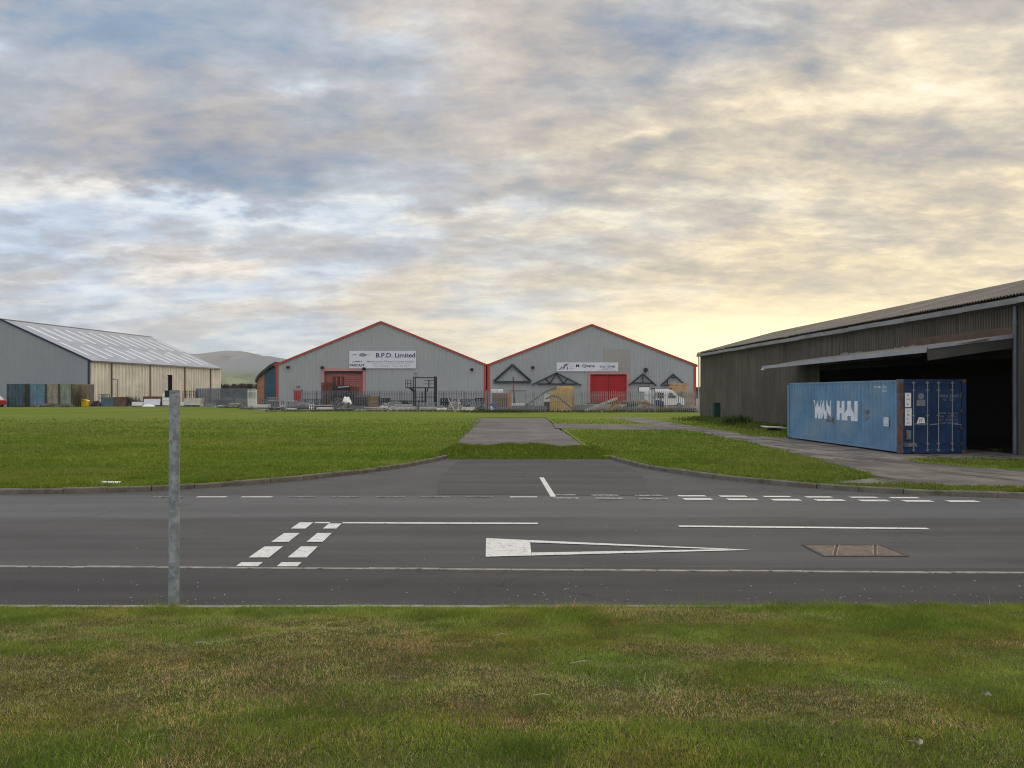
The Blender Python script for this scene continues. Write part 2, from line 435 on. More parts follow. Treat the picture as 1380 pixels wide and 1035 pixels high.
def path_fn(P, x, y):
    a = noise(P, .35, 6, .65); b = noise(comb(x * .5, y * 1.5), 1.3, 6, .7); d = noise(P, 40, 3, .7)
    c = mixc(smooth(a, .35, .65), (.105, .100, .100), (.165, .155, .150))
    c = mixc(smooth(b, .54, .66, 0, .8), c, (.07, .062, .055))
    c = mixc(smooth(b, .38, .28, 0, .8), c, (.26, .25, .225))
    # slab joints
    jy = V.m('ABSOLUTE', V.m('FRACT', (y + noise(P, .8, 3) * .5) / 5.6) - .5)
    c = mixc(smooth(jy, .012, .004, 0, .75), c, (.03, .035, .018))
    return mixc(smooth(d, .5, .75, 0, .4), c, (.05, .05, .045))
M['path'] = ground_mat('old_concrete_path', path_fn, .9, .5, 40, .02)
def track_fn(P, x, y):
    a = noise(P, .5, 6, .65); b = noise(comb(x * 1.8 + y * .5, y * .35), 1.0, 6, .65, .6); d = noise(P, 25, 4, .75)
    c = mixc(smooth(a, .35, .65), (.125, .116, .108), (.24, .222, .195))
    c = mixc(smooth(b, .50, .62, 0, .85), c, (.068, .064, .062))
    c = mixc(smooth(b, .40, .30, 0, .6), c, (.34, .315, .275))
    return mixc(smooth(d, .5, .72, 0, .6), c, (.05, .048, .043))
M['track'] = ground_mat('gravel_track', track_fn, .92, .8, 35, .04)
def yard_fn(P, x, y):
    a = noise(P, .2, 5, .6); b = noise(P, 2.0, 5, .7)
    c = mixc(smooth(a, .35, .65), (.17, .165, .155), (.25, .24, .225))
    return mixc(smooth(b, .5, .75, 0, .6), c, (.10, .09, .075))
M['yard'] = ground_mat('yard_concrete', yard_fn, .9, .3, 10, .03)
def land_fn(P, x, y):
    a = noise(P, .01, 5, .6)
    return mixc(smooth(a, .4, .6), (.055, .085, .025), (.10, .105, .04))
M['land'] = ground_mat('far_land', land_fn, .95, 0)
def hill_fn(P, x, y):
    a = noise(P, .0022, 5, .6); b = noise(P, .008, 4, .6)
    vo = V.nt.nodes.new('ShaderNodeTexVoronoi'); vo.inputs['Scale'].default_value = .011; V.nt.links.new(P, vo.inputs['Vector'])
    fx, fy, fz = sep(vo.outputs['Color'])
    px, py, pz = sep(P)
    c = mixc(smooth(a, .4, .62), (.20, .215, .235), (.25, .245, .24))  # blue-grey paleness puts part of the distance haze into the heath tones
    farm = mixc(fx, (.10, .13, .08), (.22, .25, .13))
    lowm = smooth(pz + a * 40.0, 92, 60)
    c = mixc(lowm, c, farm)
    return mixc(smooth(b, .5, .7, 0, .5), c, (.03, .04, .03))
M['hill'] = ground_mat('hazed_hill_heath', hill_fn, .95, 0)
M['paint'] = mat('road_paint', (.62, .62, .61), .6, .08, 3, col2=(.22, .22, .22), c2at=(.52, .72), c2scale=14, world_co=True, fine=.0)
M['paint_worn'] = mat('worn_road_paint', (.30, .30, .30), .7, .1, 3, col2=(.08, .08, .08), c2at=(.42, .6), c2scale=9, world_co=True)
M['kerb'] = mat('kerb_stone', (.145, .132, .112), .92, .25, 2.5, col2=(.07, .07, .05), c2at=(.5, .7), c2scale=3, world_co=True, bump=.3)
M['edging'] = mat('pale_edging', (.27, .26, .235), .9, .25, 4, col2=(.08, .08, .075), c2at=(.52, .66), c2scale=5, world_co=True)

# ------------------------------------------------------------------ ground, road, paths
FZ = 0.10      # level of the mown grass above the road
def interp_poly(pts, n=6):
    """Catmull-Rom through plan points"""
    out = []
    P = [Vector(p) for p in pts]; P = [P[0] * 2 - P[1]] + P + [P[-1] * 2 - P[-2]]
    for i in range(1, len(P) - 2):
        a, b, c, d = P[i - 1:i + 3]
        for k in range(n):
            t = k / n
            q = .5 * (2 * b + (c - a) * t + (2 * a - 5 * b + 4 * c - d) * t * t + (3 * b - a - 3 * c + d) * t ** 3)
            out.append((q.x, q.y))
    out.append(tuple(P[-2])); return out
def offset(line, d):
    out = []
    for i, p in enumerate(line):
        a = Vector(line[max(0, i - 1)]); b = Vector(line[min(len(line) - 1, i + 1)]); t = (b - a).normalized()
        out.append((p[0] - t.y * d, p[1] + t.x * d))
    return out

struct('ground', MB().flat([(-2600, -200), (2600, -200), (2600, 3700), (-2600, 3700)], -.12), M['land'])
struct('road', MB().flat([(-160, 9.6), (160, 9.2), (160, 27.6), (-160, 27.6)], 0), M['asphalt'])

KL = interp_poly([(-60, 16.4), (-22, 16.75), (-11.3, 17.0), (-9.8, 17.15), (-7.8, 17.75), (-5.48, 19.6), (-3.64, 22.2), (-2.75, 24.4), (-2.15, 26.4)], 6)
KR = interp_poly([(3.35, 26.0), (3.62, 24.2), (4.1, 22.4), (5.24, 20.1), (6.6, 18.5), (8.17, 17.27), (10.86, 16.3), (15, 15.85), (22, 15.6), (60, 15.2)], 6)
def kerb_run(name, line, side):
    mb = MB(); back = offset(line, .13 * side)
    rnd = random.Random(3)
    # walk in stones of about 0.9 m
    acc = [0]
    for a, b in zip(line, line[1:]): acc.append(acc[-1] + (Vector(b) - Vector(a)).length)
    def at(l, s):
        for i in range(len(acc) - 1):
            if acc[i + 1] >= s:
                t = (s - acc[i]) / max(1e-6, acc[i + 1] - acc[i]); return Vector(l[i]).lerp(Vector(l[i + 1]), t)
        return Vector(l[-1])
    s = 0
    while s < acc[-1] - .1:
        e = min(acc[-1], s + .91)
        a0, a1, b0, b1 = at(line, s), at(line, e - .012), at(back, s), at(back, e - .012)
        h = .115 + rnd.uniform(-.012, .012); j = Vector((0, rnd.uniform(-.012, .012)))
        n0 = (b0 - a0) * .12
        vs = [(*(a0 + j), -.05), (*(a1 + j), -.05), (*(b1 + j), -.05), (*(b0 + j), -.05), (*(a0 + j), h - .02), (*(a1 + j), h - .02), (*(a1 + n0 + j), h), (*(b1 + j), h), (*(b0 + j), h), (*(a0 + n0 + j), h)]
        mb.add(vs, [(0, 1, 5, 4), (4, 5, 6, 9), (9, 6, 7, 8), (1, 2, 7, 6, 5), (3, 0, 4, 9, 8), (2, 3, 8, 7)])
        s = e
    return struct(name, mb, M['kerb'])
kerb_run('kerb', KL, 1); kerb_run('kerb', KR, 1)

def sheet(name, poly, z, m, thick=.0): return struct(name, MB().flat(poly, z, thick), m)
fieldL = offset(KL, .12) + [(-2.35, 27), (-2.45, 31), (-2.7, 45), (-3.0, 66.4), (-3.0, 92), (-30, 92), (-34, 117), (-150, 119), (-150, 16.5)]
sheet('field', fieldL, FZ, M['field'], .15)
fieldR = offset(KR, .12) + [(60, 92), (-3.0, 92), (-3.0, 66.4), (2.9, 66.4), (2.95, 28), (3.1, 26)]
sheet('lawn', fieldR, FZ, M['field'], .15)
jr = random.Random(5)
def rough_edge(poly, step=.6, amp=.12):
    out = []
    for i in range(len(poly)):
        a, b = Vector(poly[i]), Vector(poly[(i + 1) % len(poly)]); L = (b - a).length; n = max(1, int(L / step))
        for k in range(n):
            p = a.lerp(b, k / n); out.append((p.x + jr.uniform(-amp, amp), p.y + jr.uniform(-amp, amp)))
    return out
sheet('path', rough_edge([(-2.5, 27.4), (3.2, 27.4), (3.05, 29), (2.85, 45), (2.9, 66.3), (-3.0, 66.3), (-2.75, 45), (-2.5, 30)], 1.0, .09), FZ - .03, M['path'], .12)
sheet('branch_path', rough_edge([(2.7, 52.5), (6.5, 51.5), (10.8, 50.0), (10.0, 44.0), (6.2, 44.5), (2.7, 46)], .8, .12), FZ + .006, M['path'])
track_poly = [(10.9, 66), (11.7, 45.4), (12.0, 38), (12.4, 36.4), (17.2, 36.2), (17.4, 30), (17.7, 24), (18.4, 19.2), (17.5, 17.15), (14, 17.2), (10.6, 17.5), (8.9, 17.95), (7.6, 18.2), (8.3, 18.75), (9.3, 19.5), (9.5, 21.2), (9.85, 25.3), (10.2, 32.3), (10.1, 40.5), (9.4, 50), (8.4, 66)]
sheet('track', rough_edge(track_poly, .5, .13), FZ + .010, M['track'])
sheet('grass_patch', rough_edge([(12.6, 24.9), (16.9, 24.7), (17.4, 22.8), (14.2, 21.2), (13.3, 21.8), (12.6, 23.2)], .35, .14), FZ + .016, M['field'])
sheet('yard', [(-150, 117.5), (-34.5, 116), (-31, 91.2), (21, 85.5), (60, 85.5), (60, 260), (-150, 260)], FZ + .02, M['yard'])

# footway in front, its flush edging strips
struct('apron', MB().flat([(-1.75, 26.2), (2.9, 25.9), (3.6, 22.2), (3.4, 19.5), (3.05, 16.75), (-1.65, 16.95), (-1.9, 20)], .0042), M['apron'])
struct('footway', MB().flat([(-60, 7.4), (60, 7.4), (60, 9.15), (-60, 10.6)], .012), M['footway'])
def strip(name, x0, y0, x1, y1, w, z, m, step=.9, jit=.008, h=None):
    mb = MB(); n = int(abs(x1 - x0) / step); rnd = random.Random(9)
    for i in range(n):
        t0, t1 = i / n, (i + .992) / n
        j = rnd.uniform(-jit, jit)
        xa, xb = x0 + (x1 - x0) * t0, x0 + (x1 - x0) * t1; ya, yb = y0 + (y1 - y0) * t0 + j, y0 + (y1 - y0) * t1 + j
        zz = z + rnd.uniform(-.003, .003)
        mb.flat([(xa, ya), (xb, yb), (xb, yb + w), (xa, ya + w)], zz, .06)
    return struct(name, mb, m)
strip('edging', -30, 10.52, 30, 8.80, .075, .022, M['edging'])
strip('edging', -30, 8.01, 30, 7.97, .075, .020, M['edging'])

# painted markings, each run one sheet 4 mm above the road
def marks(quads, m, name='road_marking'):
    mb = MB(); 
    for q in quads: mb.flat(q, .009)
    return struct(name, mb, m)
def qpx(c): return [G(px, py) for px, py in c]
row = []
for px0, px1 in ((745, 780), (802, 840), (860, 900), (921, 959), (980, 1020), (1040, 1078), (1099, 1137), (1158, 1197), (1217, 1255), (1277, 1317)):
    y0 = 16.36 - (px0 - 745) / 555 * .52; row.append([(PX(px0, y0), y0 - .13), (PX(px1, y0), y0 - .14), (PX(px1, y0), y0 + .11), (PX(px0, y0), y0 + .12)])
marks(row[3:], M['paint']); marks(row[:3], M['paint_worn'])
row = []
for px0, px1 in ((748, 776), (797, 833), (855, 893), (914, 951), (970, 1006), (1029, 1065), (1086, 1121), (1146, 1182), (1200, 1238)):
    y0 = 16.85 - (px0 - 748) / 490 * .5; row.append([(PX(px0, y0), y0 - .09), (PX(px1, y0), y0 - .10), (PX(px1, y0), y0 + .10), (PX(px0, y0), y0 + .11)])
marks(row[3:], M['paint']); marks(row[:3], M['paint_worn'])
marks([[(PX(a, 16.5), 16.44), (PX(b, 16.5), 16.44), (PX(b, 16.5), 16.58), (PX(a, 16.5), 16.58)] for a, b in ((265, 305), (325, 367), (687, 724))], M['paint'])
marks([[(PX(a, 16.5), 16.44), (PX(b, 16.5), 16.44), (PX(b, 16.5), 16.57), (PX(a, 16.5), 16.57)] for a, b in ((205, 246), (388, 424), (446, 484), (506, 545), (566, 605), (628, 664))], M['paint_worn'])
marks([[(.72, 20.3), (.84, 20.3), (.95, 16.55), (.83, 16.55)]], M['paint'])
dy = ((9.72, 10.16), (10.45, 11.2), (11.54, 12.27), (12.67, 13.28))
r1 = [[(-3.56 - .03 * (a - 9.7), a), (-3.27 - .045 * (a - 9.7), a), (-3.27 - .045 * (b - 9.7), b), (-3.56 - .03 * (b - 9.7), b)] for a, b in dy]
r2 = [[(-3.03 - .03 * (a - 9.7), a), (-2.76 - .045 * (a - 9.7), a), (-2.76 - .045 * (b - 9.7), b), (-3.03 - .03 * (b - 9.7), b)] for a, b in dy]
marks(r1 + r2, M['paint'])
marks([[(-3.40, 13.18), (.44, 13.10), (.44, 13.24), (-3.40, 13.31)]], M['paint'])
marks([[(2.80, 12.83), (6.86, 12.60), (6.86, 12.74), (2.80, 12.97)]], M['paint'])
A, B, T, W = (-.40, 11.84), (-.36, 10.50), (3.42, 10.96), .27
marks([[A, B, (W, 10.575), (W, 11.68)],
       [(W + .004, 11.68), (W + .004, 11.50), (3.0, 10.995), T], [(W + .004, 10.77), (W + .004, 10.576), (T[0] - .02, T[1] - .008), (3.0, 10.99)]], M['paint'])

# service duct cover set in the road
mh = thing('manhole_cover', 'brown rusty duct cover set in the asphalt road', 'manhole cover', (4.86, 10.93, .006))
mb = MB()
for x0, x1, y0, y1 in ((-.60, .58, -.40, -.36), (-.60, .58, .36, .40), (-.60, -.56, -.36, .36), (.54, .58, -.36, .36)): mb.box(x0, x1, y0, y1, -.02, .004)
mb.build('frame', M['footway'], mh)
mcov = mat('rusty_cover', (.165, .125, .095), .8, .25, 5, col2=(.10, .085, .075), c2at=(.45, .6), c2scale=9, bump=.6)
for tri in ([(-.56, -.36), (-.44, -.36), (-.10, .36), (-.56, .36)], [(-.41, -.36), (.12, -.36), (.46, .36), (-.07, .36)], [(.15, -.36), (.54, -.36), (.54, .36), (.49, .36)]):
    MB().flat(tri, .001, .02).build('cover_plate', mcov, mh)
mb = MB()
for x in (-.425, .135):
    for dx in (-.03, .03): mb.bar((x + dx, -.36, .004), (x + .34 + dx, .36, .004), .018, .006)
mb.build('lifting_rib', mat('scuffed_rib', (.20, .16, .125), .7, .2, 6), mh)

# grass mound across the end of the old path
def fbm2(x, y, seed=0, oct=4, rough=.55):
    x, y = np.asarray(x, float), np.asarray(y, float); tot = np.zeros_like(x); amp, nrm = 1.0, 0.0
    for o in range(oct):
        xi, yi = np.floor(x).astype(np.int64), np.floor(y).astype(np.int64); fx, fy = x - xi, y - yi
        fx, fy = fx * fx * (3 - 2 * fx), fy * fy * (3 - 2 * fy)
        def h(a, b):
            n = (a * 374761393 + b * 668265263 + (seed + o) * 974634777) & 0xffffffff
            n = ((n ^ (n >> 13)) * 1274126177) & 0xffffffff
            return ((n ^ (n >> 16)) & 0xffff) / 65535.0
        val = (h(xi, yi) * (1 - fx) + h(xi + 1, yi) * fx) * (1 - fy) + (h(xi, yi + 1) * (1 - fx) + h(xi + 1, yi + 1) * fx) * fy
        tot += amp * val; nrm += amp; amp *= rough; x, y = x * 2.03 + 17.1, y * 2.03 + 5.3
    return tot / nrm
def grid_mesh(name, x0, x1, nx, y0, y1, ny, zf, m, kind='structure'):
    xs, ys = np.meshgrid(np.linspace(x0, x1, nx), np.linspace(y0, y1, ny)); zs = zf(xs, ys)
    v = np.stack([xs, ys, zs], -1).reshape(-1, 3)
    i = np.arange((ny - 1) * (nx - 1)); r, c = i // (nx - 1), i % (nx - 1); a = r * nx + c
    f = np.stack([a, a + 1, a + nx + 1, a + nx], -1)
    me = bpy.data.meshes.new(name); me.from_pydata(v.tolist(), [], f.tolist()); me.update()
    me.polygons.foreach_set('use_smooth', [True] * len(me.polygons)); me.materials.append(m)
    o = bpy.data.objects.new(name, me); COL.objects.link(o)
    if kind: o['kind'] = kind
    return o
def mound_z(x, y):
    wob = (fbm2(x * .8 + 9, y * 0, 44, 3) - .5) * 1.4
    c = 27.5 + wob * .4; wd = 1.55 + wob * .5
    s = np.clip(1 - np.abs((y - c) / wd), 0, 1); s = s * s * (3 - 2 * s)
    e = np.clip(np.minimum(x + 2.9, 3.9 - x) / .9, 0, 1)
    return -.02 + .06 * np.clip((y - 25.9) / .3, 0, 1) + s * e * (.17 + .22 * fbm2(x * 1.1 + 3, y * .9, 5)) * np.clip(1.1 - .08 * x, .6, 1.3) - .10 * (1 - e)
grid_mesh('grass_mound', -2.9, 3.9, 90, 25.85, 29.8, 50, mound_z, M['field'])

# verge on which the photographer stands
def verge_z(x, y):
    t = np.clip((7.97 - y) / 4.5, 0, 1)
    return .015 + .40 * (t * (2 - t) * .5 + t * .5) + .06 * (fbm2(x * .9, y * .9, 21, 3) - .5) * np.clip((7.95 - y) * 2, 0, 1) + .055 * (fbm2(x * 2.6, y * 2.6, 22, 3) - .5) * np.clip((7.95 - y) * 2, 0, 1)
grid_mesh('verge', -14, 14, 281, -4, 7.97, 130, verge_z, M['thatch'])

# ------------------------------------------------------------------ hills, far off
def hill_z(x, y):
    px = CX + x * F / 3000
    sil = np.interp(px, [-120, 0, 120, 200, 245, 268, 285, 298, 310, 322, 335, 350, 370, 400, 440, 500], [492, 484, 480, 477, 475, 476.3, 473.5, 471.6, 471, 471.4, 473.2, 477, 483, 492, 506, 524])
    z = (HZ - sil) * 3000 / F * np.exp(-((y - 3000) / 330) ** 2)
    px2 = CX + x * F / 2350
    sil2 = np.interp(px2, [-100, 150, 250, 290, 318, 345, 365, 390, 420, 470, 540], [505, 503, 499, 492, 483.5, 477.8, 478.6, 483, 490, 503, 522])
    z2 = (HZ - sil2) * 2350 / F * np.exp(-((y - 2350) / 260) ** 2)
    return np.maximum(z, z2) * (.965 + .07 * fbm2(x * .008, y * .008, 31, 5)) - 1.0
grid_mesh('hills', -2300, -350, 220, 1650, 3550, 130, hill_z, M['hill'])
# ------------------------------------------------------------------ warehouses
def warehouse(name, label, loc, rotz, W, eave, H, L, clad, roof_m, trim_m, side_m=None, door=None, pitch=.42, rl=None):
    root = thing(name, label, 'warehouse', loc, rotz)
    sl = (H - eave) / W
    top = lambda s: H - abs(s - W) * sl
    MB().corr((-W, 0), (W, 0), 0, top, pitch, .035, opening=door, breaks=(W,)).build('gable_wall', clad, root)
    MB().corr((W, L), (-W, L), 0, top, 1.2, .05, breaks=(W,)).build('gable_wall', clad, root)
    MB().corr((-W, L), (-W, 0), 0, eave, pitch, .05).build('side_wall', clad, root)
    if side_m is not None:
        side_m(root, W, L, eave)
    else:
        MB().corr((W, 0), (W, L), 0, eave, pitch, .05).build('side_wall', clad, root)
    o = .35; e2 = eave - o * sl
    rf = MB()
    rf.corr_plane((W + o, -.12, e2 + .06), (0, L + .24, 0), (-W - o, 0, H - e2), .6, .05)
    rf.corr_plane((-W - o, L + .12, e2 + .06), (0, -L - .24, 0), (W + o, 0, H - e2), .6, .05)
    roof = rf.build('roof', roof_m, root)
    MB().bar((0, -.13, H + .13), (0, L + .13, H + .13), .5, .08).build('ridge_cap', roof_m, roof)
    for s in (-1, 1):
        MB().bar((s * (W + o), -.16, e2 + .02), (0, -.16, H + .10), .12, .27).build('barge_board', trim_m, root)
        MB().box(s * W - .17, s * W + .17, -.14, .10, 0, eave - .05).build('corner_trim', trim_m, root)
        MB().box(s * (W + o) - .12, s * (W + o) + .12, .1, L, e2 - .16, e2 + .03).build('gutter', trim_m, root)
    if rl:
        for i, (y, f0, f1) in enumerate(rl):
            a, b = Vector((W + o, y, e2 + .13)), Vector((0, y, H + .13))
            MB().bar(a.lerp(b, f0), a.lerp(b, f1), .9, .05).build('rooflight', M['rooflight'], roof)
    return root
def floodlight(root, x, z, r=.3, round_=False):
    if round_:
        mb = MB().tube((x, -.06, z), (x, -.35, z), r, 14)
        mb.bar((x, -.06, z - r), (x, -.06, z - r - .2), .12)
        return mb.build('floodlight', M['black_steel'], root)
    mb = MB().rbox((x, -.35, z), (.44, .3, .34), (.5, 0, 0)).bar((x, -.02, z + .12), (x, -.3, z + .1), .08)
    mb.build('floodlight', M['black_steel'], root)

WY = 118.0
# --- grey warehouse with the faded red roller door
xa0, xa1 = PX(372, WY), PX(655.2, WY); WA = (xa1 - xa0) / 2 - .17; ca = (xa0 + xa1) / 2
dA = (PX(437, WY) - ca, PX(489, WY) - ca, PZ(500, WY))
whA = warehouse('warehouse', 'grey warehouse with red roof edge and blue lettered sign above a faded red roller door', (ca, WY, 0), 0, WA, 6.55, 13.0, 42, M['cladding'], M['roof_grey'], M['red_trim'],
                door=(dA[0] + WA, dA[1] + WA, dA[2]))
def roller(root, d, m, frame_m, slats=16):
    mb = MB(); x0, x1, h = d
    for k in range(slats):
        z0, z1 = h * k / slats, h * (k + 1) / slats
        mb.add([(x0, .30, z0), (x1, .30, z0), (x1, .27, (z0 + z1) / 2), (x0, .27, (z0 + z1) / 2), (x1, .30, z1), (x0, .30, z1)], [(0, 1, 2, 3), (3, 2, 4, 5)])
    rd = mb.build('roller_door', m, root)
    mb = MB().box(x0 - .42, x0, -.10, .32, 0, h + .0).box(x1, x1 + .42, -.10, .32, 0, h + .0).box(x0 - .42, x1 + .42, -.10, .32, h + .003, h + .42)
    mb.build('door_frame', frame_m, root)
    MB().box(x0, x1, .0, .29, h - .28, h - .002).build('shutter_housing', M['black_steel'], root)
    return rd
roller(whA, dA, M['faded_door'], M['pink_trim'])
pd0, pd1 = PX(396.5, WY) - ca, PX(406.5, WY) - ca
pd = MB().box(pd0, pd1, -.14, .02, .12, 2.55).build('door', M['red_door'], whA)
MB().box(pd1 - .22, pd1 - .12, -.20, -.145, 1.2, 1.34).build('handle', M['galv_dark'], pd)
MB().box(pd0 - .14, pd0 - .002, -.16, .02, 0, 2.7).box(pd1 + .002, pd1 + .14, -.16, .02, 0, 2.7).box(pd0 - .14, pd1 + .14, -.16, .02, 2.553, 2.7).build('door_frame', M['pink_trim'], whA)
MB().box(pd0 + .4, pd1 - .3, -.3, -.06, 3.1, 3.3).build('door_light', M['galv_dark'], whA)
for px, py in ((389, 495), (435, 495.5), (491, 497), (636, 498)): floodlight(whA, PX(px, WY) - ca, PZ(py, WY))
# --- grey warehouse with the bright red sliding doors
xb0, xb1 = PX(656.8, WY), PX(938, WY); WB = (xb1 - xb0) / 2 - .17; cb = (xb0 + xb1) / 2
dB = (PX(795.5, WY) - cb, PX(844.5, WY) - cb, PZ(504.5, WY))
whB = warehouse('warehouse', 'grey warehouse with bright red double doors and black roof trusses hung on its wall', (cb, WY, 0), 0, WB, 6.5, 12.55, 42, M['cladding'], M['roof_grey'], M['red_trim'],
                door=(dB[0] + WB, dB[1] + WB, dB[2]))
mid = (dB[0] + dB[1]) / 2
for x0, x1 in ((dB[0], mid - .02), (mid + .02, dB[1])):
    mb = MB().box(x0, x1, .22, .30, .85, dB[2] - .15)
    for k in range(9):
        x = x0 + (x1 - x0) * (k + .5) / 9; mb.box(x - .08, x + .08, .19, .219, .9, dB[2] - .2)
    mb.build('sliding_door', M['red_door'], whB)
MB().box(dB[0], dB[1], .05, .34, 0, .84).build('door_sill', M['rust'], whB)
MB().box(dB[0], dB[1], .02, .30, dB[2] - .148, dB[2] - .002).build('door_track', M['black_steel'], whB)
MB().box(dB[0] - .42, dB[0], -.10, .32, 0, dB[2]).box(dB[1], dB[1] + .42, -.10, .32, 0, dB[2]).box(dB[0] - .42, dB[1] + .42, -.10, .32, dB[2] + .003, dB[2] + .42).build('door_frame', M['pink_trim'], whB)
MB().box(PX(813, WY) - cb, PX(849, WY) - cb, -.075, -.052, PZ(505, WY) + .45, PZ(470.5, WY)).build('wall_patch', M['clad_patch'], whB)
floodlight(whB, PX(718, WY) - cb, PZ(495.5, WY), .3)
floodlight(whB, PX(870, WY) - cb, PZ(498.5, WY), .32, True)

# --- signs on the two gables
def sign_board(label, px0, px1, py0, py1):
    t = thing('sign', label, 'sign', (PX(px0, WY), WY - .12, PZ(py1, WY)))
    w, h = (px1 - px0) / F * WY, (py1 - py0) / F * WY
    MB().box(0, w, -.06, 0, 0, h).build('panel', M['sign_white'], t)
    return t, w, h
def sline(t, name, s, w, h, fx0, fx1, fz0, fz1, m, bold=0.0):
    return lettering(name, s, w * (fx1 - fx0), h * (fz1 - fz0), (w * fx0, -.068, h * fz0), (1, 0, 0), M[m], t, bold)
t, w, h = sign_board('wide white sign with bold blue B.P.D. Limited lettering on the grey gable', 471, 561, 473, 496.5)
sline(t, 'lettering', 'B.P.D. Limited', w, h, .40, .985, .62, .88, 'ink', .02)
sline(t, 'lettering', 'JURBY', w, h, .045, .20, .33, .43, 'ink_black', .02)
sline(t, 'lettering', 'PRECAST', w, h, .01, .23, .11, .25, 'ink_black', .025)
sline(t, 'lettering', 'Manufacturers of Precast Concrete Products', w, h, .27, .97, .34, .45, 'ink_grey', .02)
sline(t, 'lettering', 'Jurby Industrial Estate, Isle of Man', w, h, .34, .90, .22, .30, 'ink_grey')
sline(t, 'lettering', 'Tel: 01624  Fax: 01624', w, h, .36, .90, .10, .18, 'ink_grey')
mb = MB()
mb.add([(w * .02, -.066, h * .74), (w * .09, -.066, h * .84), (w * .12, -.066, h * .77)], [(0, 1, 2)])
mb.add([(w * .12, -.066, h * .76)] + [(w * (.20 + .055 * math.cos(a)), -.066, h * (.77 + .10 * math.sin(a))) for a in np.linspace(math.pi, -math.pi, 14)[:-1]] , [tuple(range(1, 14))])
mb.add([(w * .23, -.066, h * .74), (w * .33, -.066, h * .77), (w * .24, -.066, h * .80)], [(0, 1, 2)])
mb.build('emblem', M['ink_grey'], t)
t, w, h = sign_board('long narrow white sign with dark name lettering above the bright red doors', 750, 833, 488.5, 500.5)
sline(t, 'lettering', 'M. Qvana', w, h, .315, .62, .40, .80, 'ink_black', .02)
sline(t, 'lettering', 'ROLLY ADAMS', w, h, .70, .95, .42, .66, 'ink', .02)
sline(t, 'lettering', 'JOINERY', w, h, .78, .88, .76, .86, 'ink_grey')
sline(t, 'lettering', 'MOBILE 07624', w, h, .73, .92, .20, .32, 'ink_black')
sline(t, 'lettering', 'Roof trusses and timber frame', w, h, .69, .97, .06, .13, 'ink_grey')
sline(t, 'lettering', 'ROOF', w, h, .205, .27, .54, .64, 'ink_grey')
sline(t, 'lettering', 'TRUSSES', w, h, .205, .285, .28, .40, 'ink_grey')
mb = MB()
def stroke(pts, wd=.10):
    for a, b in zip(pts, pts[1:]): mb.bar((w * a[0], -.075, h * a[1]), (w * b[0], -.075, h * b[1]), .01, wd, (0, 0, 1))
stroke([(.03, .22), (.06, .24), (.085, .55), (.09, .22)]); stroke([(.10, .25), (.13, .75), (.16, .80), (.18, .28)]); stroke([(.12, .30), (.15, .78), (.20, .85)]); stroke([(.17, .20), (.19, .30)])
mb.build('emblem', M['ink'], t)

# --- trusses hung on the wall of the second warehouse
def truss(label, pts, bars, w=.28, y=-.30):
    x0, z0 = pts[0]
    ox, oz = PX(x0, WY), PZ(z0, WY)
    t = thing('roof_truss', label, 'roof truss', (ox, WY + y, oz), 0, 'dark trusses hung on the grey wall')
    loc = [((PX(a, WY) - ox), 0, PZ(b, WY) - oz) for a, b in pts]
    for nm, i, j, ww in bars:
        MB().bar(loc[i], loc[j], .14, ww * w, (0, 0, 1)).build(nm, M['truss'], t)
    return t
truss('open dark truss with doubled bars, the tallest and steepest one on the wall', [(665, 514), (690.5, 491), (716, 514), (665.5, 515.8), (715.5, 515.8), (667, 513.4), (690.5, 493.4), (714, 513.4), (667, 514.1), (714, 514.1)],
      [('rafter', 0, 1, 1), ('rafter', 1, 2, 1), ('tie_beam', 3, 4, .9), ('tie_beam', 8, 9, .7), ('rafter', 5, 6, .8), ('rafter', 6, 7, .8)], .22)
truss('wide shallow dark truss with zigzag braces above the yellow timber', [(717, 518.7), (750, 503), (783, 519.6), (724, 517.5), (777, 517.8), (735.5, 510.5), (740.5, 517), (759, 517), (764.5, 511)],
      [('rafter', 0, 1, 1), ('rafter', 1, 2, 1), ('tie_beam', 3, 4, 1), ('brace', 5, 6, .9), ('brace', 6, 1, .9), ('brace', 1, 7, .9), ('brace', 7, 8, .9)], .24)
truss('dark truss with one upright post in the middle, over the white van', [(847, 519.5), (866, 504), (884, 520), (852, 516.3), (880, 516.3), (866, 516)],
      [('rafter', 0, 1, 1), ('rafter', 1, 2, 1), ('tie_beam', 3, 4, 1), ('king_post', 1, 5, .9)], .24)
truss('small dark truss with a short upper collar, behind the tan timber stack', [(890, 520), (906.5, 504.5), (923, 519), (894, 519.3), (914, 519.3), (903.5, 508.5), (909.5, 508.5), (899, 511.8), (899, 519)],
      [('rafter', 0, 1, 1), ('rafter', 1, 2, 1), ('tie_beam', 3, 4, 1), ('collar', 5, 6, 1), ('brace', 7, 8, 1)], .24)

